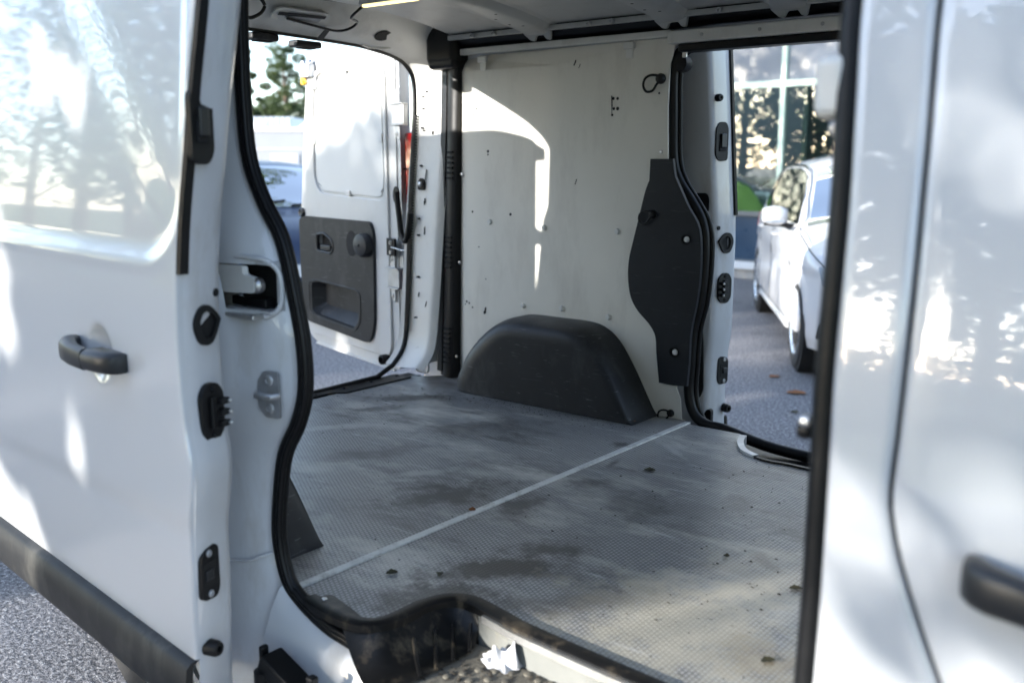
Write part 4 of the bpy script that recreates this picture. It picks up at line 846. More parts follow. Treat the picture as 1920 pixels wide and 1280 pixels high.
# hinges, lamp cluster, grommet, cables at the far rear corner
Nn = Vector((-DD.y, DD.x, 0))
Nn = Vector((-0.203, -0.979, 0))
for u, v in ((748, 215), (740, 520)):
    o = atp(u, v, HGE + DD * 0.0 + Nn * (-0.01), Nn); f = fr_o(o, DD, (0, 0, 1), Nn)
    hgo = plate('hinge', rounded([(0.055, 0.0), (0.03, 0.05), (0.012, 0.11), (-0.012, 0.115), (-0.012, -0.115), (0.012, -0.11), (0.03, -0.05)], 0.012), f, 0.006, 'galv', van, bevel=0.002)
    for b_ in (-0.085, 0.0, 0.085): bolt(hgo, lambda a, b, d, q=b_: f(a + (0.012 if q else 0.022), b + q, d + 0.006), 0.010, 'steel')
    box('hinge_strap', (-0.075, -0.042, 0.0), (0.02, 0.042, 0.026), 'galv', hgo, 0.004, f)
    for b_ in (-0.048, 0.042): box('hinge_flange', (-0.075, b_, 0.0), (0.03, b_ + 0.006, 0.034), 'steel', hgo, 0.002, f)
for z0, z1 in ((1.30, 1.62), (0.72, 1.0)):
    l_ = box('tail_lamp', (-3.185, 3.185, z0), (-3.11, 3.285, z1), 'red_lens', van, 0.012)
    box('lamp_rib', (-3.187, 3.183, (z0 + z1) / 2 - 0.004), (-3.108, 3.287, (z0 + z1) / 2 + 0.004), 'void', l_, 0.001)
box('lamp_backing', (-3.105, 3.19, 0.58), (-3.06, 3.285, 1.93), 'paint', van, 0.006)
gr = [atp(u, v, HGE + Nn * 0.02, Nn) for u, v in ((743, 360), (746, 385), (749, 410), (752, 435), (760, 452), (766, 430), (769, 400))]
tube('wiring_sleeve', catmull(gr, 6), 0.013, 'rubber', van, n=10)
o = atp(744, 366, HGE + Nn * 0.004, Nn); plate('grommet', circ(0, 0, 0.026, 20, 0.04), fr_o(o, DD, (0, 0, 1), Nn), 0.006, 'rubber', van, bevel=0.002)
o = atp(737, 463, HGE + Nn * 0.0, Nn); cs = box('check_strap', (-0.03, -0.04, 0), (0.04, 0.04, 0.012), 'black', van, 0.004, fr_o(o, DD, (0, 0, 1), Nn))
for b_ in (-0.024, 0.02): bolt(cs, fr_o(o + Vector((0, 0, b_)), DD, (0, 0, 1), Nn), 0.011, 'steel', h=0.018)
tube('check_arm', [o + Nn * 0.01, o - DD * 0.09 + Nn * 0.01 + Vector((0, 0, -0.01)), o - DD * 0.14 + Nn * 0.0], 0.004, 'steel', cs, n=8)

slit_plate = plate('slit_shade_plate', [(1.30, 0.50), (1.56, 0.50), (1.56, 1.20), (1.45, 1.24), (1.36, 1.62), (1.30, 1.70)], fr_x(-3.13), 0.014, 'paint', van, bevel=0.004)  # unseen plate added to narrow the sun slit on the far wall
for z in (1.53, 1.86): box('hinge_strap', (-3.20, 1.315, z), (-3.132, 1.60, z + 0.05), 'galv', slit_plate, 0.004)
# ---- near B pillar, front door
def side_y(x, z): return 1.125 + 0.16 * max(0, (z - 1.1) / 0.9) ** 1.6 + 0.04 * max(0, (0.7 - z) / 0.5) ** 1.5
BP = [(1625, -80), (1615, 0), (1602, 200), (1590, 400), (1575, 560), (1562, 700), (1550, 900), (1537, 1100), (1522, 1280), (1512, 1380)]
SH = [(1770, -80), (1760, 0), (1735, 290), (1705, 600), (1682, 800), (1666, 930), (1676, 1020), (1694, 1090), (1722, 1180), (1757, 1280), (1790, 1370)]
bt = sorted([(p.z, p.x) for p in (ats(u, v, side_y) for u, v in BP)])
st_ = sorted([(p.z, p.x) for p in (ats(u, v, side_y) for u, v in SH)])
xb = lambda z: smooth_interp(bt, z)
xsh = lambda z: smooth_interp(st_, z) + 0.35 * max(0, 0.80 - z) * (1 if z < 0.8 else 0)
zz = [0.28 + 0.02 * i for i in range(86)]
def skin(name, xl, xr, er, parent, m='paint', n=14, top=1.98):
    rows = []
    for z in zz:
        if z > top: break
        a, b_ = xl(z), xr(z); r = []
        for k in (('L', 0.014), ('L', 0.005), ('l', 0.0018)): r.append((a + (0 if k[0] == 'L' else 0.003), side_y(a, z) + k[1], z))
        for i in range(n + 1):
            x = a + 0.009 + (b_ - a - 0.018) * i / n; r.append((x, side_y(x, z), z))
        for k in (('r', 0.0018), ('R', 0.005), ('R', 0.014)): r.append((b_ - (0 if k[0] == 'R' else 0.003), side_y(b_, z) + k[1], z))
        rows.append(r)
    return surf(name, rows, m, parent, ang=80)
pil = skin('door_pillar', xb, lambda z: xsh(z) - 0.0035, None, van)
fdoor = skin('front_door', lambda z: xsh(z) + 0.0035, lambda z: 0.78 if z < 1.411 else 0.034, None, van, n=30, top=1.99)
skin('front_wing', lambda z: 0.787, lambda z: 1.75, None, van, n=20, top=1.16)
rows = [[(xsh(z) - 0.03, side_y(0, z) + 0.02, z), (xsh(z) + 0.03, side_y(0, z) + 0.02, z)] for z in zz]
surf('door_gap_seal', rows, 'rubber', van)
# door frame above the waist and its glass
plate('door_glass', [(0.034, 1.42), (0.92, 1.42), (0.55, 1.93), (0.034, 1.95)], lambda a, b, d: (a, side_y(0, b) + 0.012 + d, b), 0.004, 'car_glass', fdoor, grid=0.12)
plate('windscreen_post', [(0.55, 1.97), (0.60, 1.97), (1.02, 1.40), (0.92, 1.42)], lambda a, b, d: (a, side_y(0, b) + 0.004 + d, b), 0.03, 'paint', van, bevel=0.006)
hq = ats(1812, 1075, side_y); hq.x += 0.124
handle(fdoor, Vector((hq.x, side_y(hq.x, hq.z), hq.z)), (1, 0, 0), (0, -1, 0))
# black seal that stands behind the pillar edge, roller cover, buffer pin
sl_ = [Vector((xb(z) - 0.018, side_y(0, z) + 0.045, z)) for z in zz]
sweep('pillar_seal', sl_, [(0.02 * math.cos(a), 0.028 * math.sin(a)) for a in [2 * math.pi * i / 14 for i in range(14)]], 'rubber', van, up=(0, 1, 0), ang=70)
plate('inner_pillar', [(-0.44, 0.3), (-0.30, 0.3), (-0.30, 1.97), (-0.44, 1.97)], lambda a, b, d: (a, 1.30 + d, b), 0.04, 'black', van)
rc = at(1572, 165, 'y', 1.235)
cov = box('roller_cover', (-0.024, -0.03, -0.04), (0.022, 0.03, 0.04), 'white_board', van, 0.016, fr_o(rc, (1, 0, 0), (0, 1, 0), (0, 0, 1)))
box('roller_mount', (0.0, -0.03, -0.06), (0.04, 0.02, -0.041), 'galv', cov, 0.006, fr_o(rc, (1, 0, 0), (0, 1, 0), (0, 0, 1)))
box('roller_mount', (0.015, -0.02, 0.0), (0.04, 0.01, 0.014), 'black', cov, 0.004, fr_o(rc, (1, 0, 0), (0, 1, 0), (0, 0, 1)))
bp_ = at(1504, 803, 'y', 1.20)
pin = lathe('door_stop_pin', [(0.0, 0), (0.012, 0.001), (0.014, 0.008), (0.012, 0.016), (0.0065, 0.018), (0.006, 0.06)], lambda a, b, d: (bp_.x + d - 0.004, bp_.y + a, bp_.z + b), 'black', van, n=16)
lathe('pin_tip', [(0.008, -0.001), (0.009, 0.004), (0.008, 0.010), (0.002, 0.011)], lambda a, b, d: (bp_.x + d + 0.002, bp_.y + a - 0.004, bp_.z + b + 0.012), 'alu', pin, n=12)
# cab: bulkhead, far side, nose
plate('bulkhead', [(1.34, 0.5), (3.12, 0.5), (3.12, 2.0), (1.34, 2.0)], fr_x(-0.36), 0.02, 'inner_white', van)
rows = [[(-0.42, 2 * VC - side_y(0, z), z), (0.3, 2 * VC - side_y(0, z), z), (1.02 if z < 1.4 else 1.02 - (z - 1.4) * 0.82, 2 * VC - side_y(0, z), z)] for z in zz]
surf('far_cab_side', rows, 'paint', van, ang=80)
prof = ((0.52, 1.97), (0.78, 1.68), (1.05, 1.36), (1.20, 1.20), (1.60, 1.08), (1.84, 0.92), (1.93, 0.70), (1.93, 0.32))
def cabrow(i): return [(x - 0.08 * ((y - VC) / 1.0) ** 2, y, z) for x, z in prof for y in ()]
rows = [[(x - 0.10 * ((y - VC) / 1.0) ** 4, y, z) for y in [VC - (0.93 if z > 1.3 else 1.05) + (1.86 if z > 1.3 else 2.1) * k / 12 for k in range(13)]] for x, z in prof]
nose = surf('nose', rows[3:], 'paint', van, ang=60)
surf('windscreen', rows[:4], 'car_glass', van, ang=60)

# ---- wheels
def wheel(parent, c, r, w, side, spokes=10, m='rim'):
    """axis along y; side = -1 when the outer face looks towards -y"""
    f = lambda a, b, d: (c[0] + a, c[1] + side * d, c[2] + b)
    ty = lathe('tyre', [(r * 0.66, -w / 2), (r * 0.9, -w / 2), (r * 0.985, -w * 0.40), (r, -w * 0.28), (r, w * 0.28), (r * 0.985, w * 0.40), (r * 0.93, w / 2), (r * 0.78, w / 2 + 0.004), (r * 0.68, w / 2 - 0.006), (r * 0.66, w / 2 - 0.02), (r * 0.66, -w / 2)], f, 'tyre', parent, n=48)
    rm = lathe('rim', [(r * 0.68, -w / 2 + 0.01), (r * 0.63, -w * 0.2), (r * 0.62, w * 0.3), (r * 0.69, w / 2 - 0.004), (r * 0.675, w / 2 + 0.002), (r * 0.62, w / 2 - 0.012), (r * 0.60, w * 0.1)], f, m, parent, n=48)
    plate('brake_disc', circ(0, 0, r * 0.42, 32), lambda a, b, d: f(a, b, d), 0.02, 'galv', rm)
    for k in range(spokes):
        t = 2 * math.pi * (k + (0.22 if k % 2 else -0.22) * 0.6) / spokes; ct, s_ = math.cos(t), math.sin(t); h = r * 0.05
        ring = lambda q, hw, d0, d1: [f(ct * q - s_ * e * hw, s_ * q + ct * e * hw, dd) for e, dd in ((-1, d0), (-0.7, d1), (0.7, d1), (1, d0))]
        loft('spoke', [ring(r * 0.08, h * 1.0, w * 0.22, w * 0.36), ring(r * 0.3, h * 0.75, w * 0.25, w * 0.42), ring(r * 0.55, h * 0.7, w * 0.26, w * 0.46), ring(r * 0.665, h * 0.85, w * 0.28, w * 0.47)], m, rm)
    lathe('hub_cap', [(r * 0.12, w * 0.2), (r * 0.12, w * 0.38), (r * 0.08, w * 0.42), (0.002, w * 0.43)], f, m, rm, n=20)
    return ty
for x in (-2.22, 1.05):
    for s in (-1, 1):
        wheel(van, (x, VC + s * 0.865, 0.33), 0.33, 0.18, s, 8, 'galv')

# ================================================================== CARS
def car(name, label, paint, loc, heading, scale, estate=False):
    rz = math.atan2(heading[1], heading[0])
    t = root(name, loc, label, 'car', rz=rz, scale=scale, local=True)
    top = [(-2.16, 0.88), (-2.12, 1.0), (-2.02, 1.14), (-1.86, 1.30), (-1.62, 1.415), (-1.2, 1.47), (-0.6, 1.495), (-0.1, 1.485), (0.25, 1.43), (0.6, 1.27), (0.98, 1.055), (1.12, 1.01), (1.5, 0.955), (1.8, 0.88), (2.0, 0.79), (2.08, 0.70), (2.12, 0.58)]
    bot = [(-2.16, 0.42), (-2.05, 0.30), (-1.8, 0.24), (-1.0, 0.19), (1.0, 0.19), (1.8, 0.2), (2.05, 0.24), (2.12, 0.34)]
    wid = [(-2.16, 0.62), (-2.12, 0.72), (-2.0, 0.80), (-1.6, 0.87), (-1.0, 0.895), (0.0, 0.895), (1.2, 0.895), (1.6, 0.87), (1.85, 0.80), (2.0, 0.70), (2.08, 0.58), (2.12, 0.46)]
    ZT = lambda x: smooth_interp(top, x); ZBt = lambda x: smooth_interp(bot, x); WW = lambda x: smooth_interp(wid, x)
    CR = lambda x: min(0.13, 0.28 * (ZT(x) - ZBt(x)))
    def w(x, z):
        W = WW(x)
        q = 1 - 0.05 * ((z - 0.6) / 0.4) ** 2
        q -= 0.016 * sstep(0.735, 0.70, z) * sstep(0.4, 0.6, z)      # shoulder line
        q += 0.012 * math.exp(-((z - 0.30) / 0.06) ** 2)
        r = W * q
        if z > 0.94: r = W * (1 - 0.05 * (0.34 / 0.4) ** 2) - 0.02 * sstep(0.94, 0.96, z) - 0.40 * (z - 0.94)
        for ax in (-1.315, 1.315):                                # flared arches
            dd = math.hypot(x - ax, z - 0.32); r += 0.014 * math.exp(-((dd - 0.36) / 0.05) ** 2)
        return max(0.05, r)
    xs_ = [-2.16 + 4.28 * i / 110 for i in range(111)]
    rings = []
    for x in xs_:
        zt, zb, c = ZT(x), ZBt(x), CR(x); half = []
        half.append((0.0, zb)); half.append((w(x, zb + 0.02) * 0.9, zb))
        for k in range(26):
            z = zb + 0.02 + (zt - c - zb - 0.02) * k / 25; half.append((w(x, z), z))
        we = w(x, zt - c)
        for k in range(1, 11):
            a = k / 10 * math.pi / 2; half.append((we * math.cos(a) ** 0.8 if k < 10 else 0.0, zt - c + c * math.sin(a)))
        rings.append([(x, -y, z) for y, z in half] + [(x, y, z) for y, z in reversed(half[1:-1])])
    body = loft('body', rings, paint, t, ang=50)
    # wheel openings
    cut = []
    for ax in (-1.315, 1.315):
        for s in (-1, 1):
            cut.append(lathe('cut', [(0.352, 0.52), (0.352, 1.2)], lambda a, b, d, ax=ax, s=s: (ax + a, s * d, 0.325 + b), 'void', None, n=48))
    for c_ in cut:
        bm = bmesh.new(); bm.from_mesh(c_.data); bmesh.ops.recalc_face_normals(bm, faces=bm.faces); bm.to_mesh(c_.data); bm.free()
        md = body.modifiers.new('b', 'BOOLEAN'); md.object = c_; md.operation = 'DIFFERENCE'; md.solver = 'EXACT'
    bm = bmesh.new(); bm.from_mesh(body.data); bmesh.ops.recalc_face_normals(bm, faces=bm.faces); bm.to_mesh(body.data); bm.free()
    dg = bpy.context.evaluated_depsgraph_get(); me = bpy.data.meshes.new_from_object(body.evaluated_get(dg))
    body.modifiers.clear(); body.data = me
    me.polygons.foreach_set('use_smooth', [True] * len(me.polygons)); me.set_sharp_from_angle(angle=R(50))
    for c_ in cut: bpy.data.objects.remove(c_)
    for ax in (-1.315, 1.315):
        for s in (-1, 1):
            lathe('wheel_liner', [(0.350, 0.53), (0.350, w(ax, 0.6) - 0.012)], lambda a, b, d, ax=ax, s=s: (ax + a, s * d, 0.325 + b), 'void', t, n=40)
            wheel(t, (ax, s * 0.775, 0.32), 0.32, 0.205, s, 10)
    for s in (-1, 1):
        def on_side(off): return lambda a, b, d: (a, s * (w(a, b) + off + d), b)
        dlo = [(0.86, 0.985), (-0.20, 0.975), (-0.20, 1.375), (0.05, 1.362), (0.28, 1.325), (0.58, 1.18)]
        dlr = [(-0.235, 0.975), (-1.20, 0.985), (-1.28, 1.05), (-1.20, 1.352), (-0.9, 1.372), (-0.235, 1.38)]
        dlq = [(-1.26, 1.0), (-1.62, 1.04), (-1.72, 1.10), (-1.55, 1.24), (-1.30, 1.335)]
        for q in (dlo, dlr, dlq):
            plate('side_window', rounded(q, 0.03, 3), on_side(0.003), 0.004, 'car_glass', t, grid=0.09)
        frame = [(0.93, 0.96), (-0.2, 0.95), (-1.3, 0.955), (-1.68, 1.015), (-1.79, 1.10), (-1.58, 1.275), (-1.25, 1.375), (-0.9, 1.398), (-0.2, 1.405), (0.06, 1.388), (0.30, 1.348), (0.60, 1.205)]
        sv = catmull([(a, b, 0) for a, b in frame], 5, True)
        sweep('window_trim', [(p.x, s * (w(p.x, p.y) + 0.004), p.y) for p in sv], [(-0.01, -0.004), (0.01, -0.004), (0.01, 0.004), (-0.01, 0.004)], 'chrome' if paint == 'car_white' else 'black', t, up=(0, 1, 0), closed=True)
        plate('window_post', [(-0.20, 0.975), (-0.235, 0.975), (-0.235, 1.38), (-0.20, 1.375)], on_side(0.003), 0.005, 'black', t)
        for ln in ([(0.88, 0.95), (0.93, 0.80), (0.92, 0.55), (0.86, 0.30)], [(-0.22, 0.95), (-0.21, 0.6), (-0.22, 0.29)], [(-1.22, 0.95), (-1.12, 0.8), (-1.0, 0.62), (-0.96, 0.5), (-0.95, 0.30)], [(0.86, 0.29), (-0.2, 0.28), (-0.95, 0.29)], [(0.94, 0.97), (1.3, 0.93), (1.62, 0.86), (1.9, 0.76)]):
            lv = catmull([(a, b, 0) for a, b in ln], 6)
            tube('panel_gap', [(p.x, s * (w(p.x, p.y) - 0.0015), p.y) for p in lv], 0.0042, 'void', t, n=6, up=(0, 1, 0))
        for hx in (-0.05, -1.05):
            tube('door_pull', catmull([(hx, s * (w(hx, 0.85) + 0.002), 0.85), (hx + 0.03, s * (w(hx, 0.85) + 0.03), 0.853), (hx + 0.15, s * (w(hx, 0.85) + 0.03), 0.855), (hx + 0.18, s * (w(hx, 0.85) + 0.002), 0.857)], 4), 0.013, paint, t, n=8)
        tube('sill_strip', [(x, s * (w(x, 0.235) + 0.006), 0.235) for x in [-0.93 + 0.1 * i for i in range(19)]], 0.022, paint, t, n=8)
        plate('mud_flap', rounded([(0.90, 0.10), (0.93, 0.34), (0.96, 0.34), (0.94, 0.10)], 0.005), lambda a, b, d: (a, s * (0.62 + d), b), 0.24, 'black', t)
        # mirror
        mr = []
        for k in range(9):
            q = k / 8; c_ = 0.036 + 0.056 * math.sin(math.pi * (0.12 + 0.80 * q)) ** 0.6; mr.append([(0.70 + 0.04 * math.sin(q * 2) + 0.065 * (c_ / 0.092) * math.cos(a), s * (0.885 + 0.18 * q), 1.035 + 0.008 * q + 0.78 * c_ * math.copysign(abs(math.sin(a)) ** 0.7, math.sin(a))) for a in [2 * math.pi * i / 18 for i in range(18)]])
        mo = loft('mirror', mr, paint, t, ang=60)
        plate('mirror_glass', circ(0, 0, 0.068, 20, 0.048), lambda a, b, d: (0.665 - d, s * (0.98 + a), 1.04 + b), 0.004, 'chrome', mo)
        sweep('mirror_foot', [(0.72, s * 0.83, 0.95), (0.72, s * 0.92, 0.975), (0.72, s * 1.05, 0.985)], circ(0, 0, 0.022, 8), 'black', mo)
        plate('mirror_lamp', [(-0.02, -0.008), (0.12, -0.008), (0.12, 0.008), (-0.02, 0.008)], lambda a, b, d: (0.815, s * (0.93 + a + 0.0), 1.0 + b), 0.004, 'headlamp', mo)
        # lamps
        hl = [(1.84, 0.66), (2.0, 0.61), (2.05, 0.66), (2.0, 0.735), (1.90, 0.775), (1.80, 0.775)]
        plate('headlight', rounded(hl, 0.02, 3), on_side(0.002), 0.006, 'headlamp', t, grid=0.05, bevel=0.002)
        tl = [(-1.78, 0.80), (-2.06, 0.80), (-2.09, 0.92), (-1.98, 0.98), (-1.80, 0.96)]
        plate('tail_light', rounded(tl, 0.02, 3), on_side(0.002), 0.006, 'red_lens', t, grid=0.05)
        fi = [(1.80, 0.30), (2.05, 0.34), (2.07, 0.46), (1.93, 0.45), (1.84, 0.40)]
        fg = plate('bumper_intake', rounded(fi, 0.02, 3), on_side(0.002), 0.005, 'void', t, grid=0.05)
        for zq in (0.36, 0.40, 0.435):
            sweep('intake_bar', [(x, s * (w(x, zq) + 0.008), zq) for x in (1.84 + (zq - 0.34) * 0.4, 1.95, 2.05)], [(-0.004, -0.004), (0.004, -0.004), (0.004, 0.004), (-0.004, 0.004)], 'chrome', fg, up=(0, 1, 0))
    # screens
    def on_top(x, v, off): # v -1..1 across
        c = CR(x); we = w(x, ZT(x) - c); y = we * v * 0.90
        a = math.acos(min(1, (abs(y) / we) ** 1.25)); return Vector((x, y, ZT(x) - c + c * math.sin(a) + off))
    surf('windscreen', [[on_top(x, -1 + 2 * j / 16, 0.006) for j in range(17)] for x in [0.24 + 0.78 * i / 14 for i in range(15)]], 'car_glass', t)
    surf('rear_screen', [[on_top(x, -0.9 + 1.8 * j / 12, 0.006) for j in range(13)] for x in [-2.05 + 0.40 * i / 8 for i in range(9)]], 'car_glass', t)
    for v in (-0.35, 0.3):
        tube('wiper', [on_top(0.99, v, 0.015), on_top(0.96, v + 0.25, 0.016), on_top(0.90, v + 0.6 if v < 0 else v + 0.55, 0.014)], 0.008, 'black', t, n=6)
    plate('grille', rrect(-0.5, 0.60, 0.5, 0.70, 0.02), lambda a, b, d: (2.105 - 0.22 * a * a - (b - 0.6) * 0.30 + d, a, b), 0.02, 'void', t, grid=0.1)
    plate('lower_grille', rrect(-0.45, 0.34, 0.45, 0.46, 0.02), lambda a, b, d: (2.118 - 0.16 * a * a + d, a, b), 0.02, 'void', t, grid=0.1)
    plate('number_plate', rrect(-0.26, 0.475, 0.26, 0.585, 0.008), lambda a, b, d: (2.128 - 0.05 * a * a + d, a, b), 0.008, 'shop_white', t, grid=0.1)
    # inside
    for s in (-0.37, 0.37):
        loft('seat', [[(-0.35 + dx * 1.0, s + y, z) for dx, y in ((-0.06 - q, -0.22), (0.06 - q, -0.24), (0.06 - q, 0.24), (-0.06 - q, 0.22))] for z, q in ((0.5, 0.0), (0.9, 0.1), (1.12, 0.16), (1.13, 0.163))], 'seat_cloth', t)
        box('head_rest', (-0.58, s - 0.12, 1.15), (-0.50, s + 0.12, 1.32), 'seat_cloth', t, 0.03)
    tube('steering_wheel', [(0.25 + 0.06 * math.sin(a), 0.37 + 0.18 * math.cos(a), 0.92 + 0.17 * math.sin(a)) for a in [2 * math.pi * i / 24 for i in range(24)]], 0.014, 'seat_cloth', t, n=8, closed=True)
    return t
HD = Vector((0.506, -0.863)).normalized(); LF = Vector((-HD.y, HD.x))
FW = at(1507, 690, 'z', 0); SC = (1.08, 1.06, 1.035)
gl = Vector((FW.x, FW.y)) - HD * (1.315 * SC[0]) + LF * (0.80 * SC[1])
car('hatchback_car', 'sunlit white hatchback car parked beyond the far open sliding door', 'car_white', (gl.x, gl.y, 0), HD, SC)
car('parked_car', 'dark blue car partly hidden behind the open rear door', 'car_blue', (-8.9, 6.6, 0), Vector((0.86, -0.5)), (1.05, 1.05, 1.0))
car('showroom_car', 'silver car standing behind the showroom glass', 'car_silver', (-4.9, 13.6, 0.12), Vector((-0.985, -0.17)), (1.1, 1.05, 1.03))

# ================================================================== SHOWROOM
FY = 11.64
shop = root('showroom_building', (-5, FY + 4, 0), 'glass fronted showroom with pale green window bars', 'building')
X0, X1 = -8.6, 9.0
box('plinth', (X0, FY - 0.06, 0.0), (X1, FY + 0.35, 0.13), 'concrete', shop, 0.01)
box('sill', (X0, FY - 0.10, 0.1305), (X1, FY + 0.30, 0.225), 'shop_white', shop, 0.008)
mx_ = [at(1470, 200, 'y', FY).x + 1.62 * k for k in range(-2, 9)]
for x in mx_:
    box('mullion', (x - 0.032, FY - 0.06, 0.226), (x + 0.032, FY + 0.06, 6.2), 'mullion', shop, 0.004)
for za, zb_ in ((0.226, 0.245), (0.80, 0.86), (2.37, 2.45), (4.3, 4.38), (6.1, 6.2)):
    for a, b_ in zip(mx_, mx_[1:]): box('transom', (a + 0.0325, FY - 0.05, za), (b_ - 0.0325, FY + 0.05, zb_), 'mullion' if za > 1 else 'shop_grey', shop, 0.004)
for a, b_ in zip(mx_, mx_[1:]):
    box('lower_panel', (a + 0.0325, FY - 0.01, 0.2455), (b_ - 0.0325, FY + 0.02, 0.7995), 'shop_blue', shop, 0)
    box('pane', (a + 0.0325, FY - 0.006, 0.8605), (b_ - 0.0325, FY + 0.006, 2.3695), 'shop_glass', shop, 0)
    for za, zb_ in ((2.4505, 4.2995), (4.3805, 6.0995)): box('spandrel_pane', (a + 0.0325, FY - 0.006, za), (b_ - 0.0325, FY + 0.012, zb_), 'spandrel', shop, 0)
box('roof_slab', (X0, FY - 0.3, 6.2), (X1, FY + 5, 6.6), 'shop_white', shop, 0.02)
box('back_wall', (X0, FY + 8.5, 0), (X1, FY + 8.8, 6.2), 'shop_grey', shop, 0)
for x in mx_[::2]: box('rear_post', (x - 0.05, FY + 8.4, 0.121), (x + 0.05, FY + 8.5, 6.19), 'mullion', shop, 0.004)
box('inner_floor', (X0, FY + 0.36, 0.0), (X1, FY + 8.5, 0.12), 'shop_grey', shop, 0)
for x in (X0, X1 - 0.25): box('end_wall', (x, FY + 0.36, 0.121), (x + 0.25, FY + 8.49, 6.19), 'shop_white', shop, 0)
dsp = root('display_stand', (-5.6, FY + 0.35, 0.12), 'bright green rounded display panel just inside the showroom glass', 'display stand')
gpts = [at(u, v, 'y', FY + 0.35) for u, v in ((1330, 404), (1448, 404), (1432, 392), (1416, 368), (1402, 348), (1386, 340), (1360, 342), (1330, 350))]
plate('panel', rounded([(p.x, p.z) for p in gpts], 0.08), fr_y(FY + 0.40), 0.05, 'shop_green', dsp, bevel=0.008)
box('foot', (gpts[0].x + 0.05, FY + 0.34, 0.12), (gpts[1].x - 0.1, FY + 0.42, gpts[0].z - 0.001), 'shop_grey', dsp, 0.01)

# ================================================================== LEFT BACKGROUND
def dirv(u): a = YAW - math.atan((u - 960) / math.hypot(FPX, 340)); return Vector((-math.sin(a), math.cos(a), 0))
wd = dirv(520) * 42; wr = Vector((0.79, 0.61, 0)).normalized(); wn_ = Vector((wr.y, -wr.x, 0))
wf = lambda a, b, d: wd + wr * a + wn_ * d + Vector((0, 0, b))
whs = root('warehouse', (wd.x, wd.y, 0), 'low pale flat roofed warehouse far behind the blue car', 'building')
zt = lambda v: CAMH + 42 * (300 - v) / 1861
wbx = lambda n, lo, hi, m, p=whs, bv=0.02: box(n, lo, hi, m, p, bv, lambda a, b, c: wf(a, c, b))
wbx('wall', (-18, -9, 0), (14, 0, zt(249)), 'warehouse')
wbx('parapet', (-18.1, -9.1, zt(249) + 0.002), (14.1, 0.1, zt(243)), 'shop_white')
wbx('wall_band', (-18, 0.002, zt(282)), (14, 0.05, zt(279)), 'cladding_grey')
ribs = wbx('roof_housing', (-3.2, -6, zt(243) + 0.004), (0.15, -2, zt(220)), 'cladding_grey')
for k in range(14): wbx('panel_rib', (-3.1 + 0.24 * k, -1.998, zt(242)), (-3.02 + 0.24 * k, -1.95, zt(221)), 'cladding_grey', ribs, 0.005)
for a0 in (-10.5, -5.2, -0.25, 5.0):
    w_ = wbx('window', (a0, 0.003, zt(308)), (a0 + 1.15, 0.06, zt(289)), 'cladding_grey')
    wbx('pane', (a0 + 0.1, 0.061, zt(306)), (a0 + 1.05, 0.07, zt(292)), 'concrete', w_, 0.005)
for a0, w2 in ((-0.9, 1.4), (1.3, 1.1), (3.6, 1.2)):
    sk = [[wf(a0 + w2 / 2 * math.cos(q) * (1 - h), zt(243) + 0.3 * math.sin(h * 1.57), -0.6 + 0.5 * math.sin(q) * (1 - h)) for q in [2 * math.pi * i / 14 for i in range(14)]] for h in (0, 0.3, 0.6, 0.85, 0.97)]
    loft('roof_light', sk, 'shop_white', whs, ang=60)

# ================================================================== TREES
def leaf_cloud(clumps, n, size, flat, seed):
    rnd = random.Random(seed); V, F = [], []
    for c, rad, wgt in clumps:
        for _ in range(int(n * wgt)):
            while True:
                p = Vector((rnd.uniform(-1, 1), rnd.uniform(-1, 1), rnd.uniform(-1, 1)))
                if 0.12 < p.length < 1: break
            p = p.normalized() * (p.length ** 0.6); q = c + Vector((p.x * rad, p.y * rad, p.z * rad * flat))
            nrm = Vector((rnd.gauss(0, 1), rnd.gauss(0, 1), rnd.gauss(0.6, 1))).normalized(); u = nrm.orthogonal().normalized(); v = nrm.cross(u); a = rnd.uniform(0, 6.28)
            u, v = u * math.cos(a) + v * math.sin(a), v * math.cos(a) - u * math.sin(a); s = size * rnd.uniform(0.6, 1.4); s0 = len(V)
            V += [q - u * s, q + v * s * 0.45, q + u * s, q - v * s * 0.45]; F.append((s0, s0 + 1, s0 + 2, s0 + 3))
    return V, F
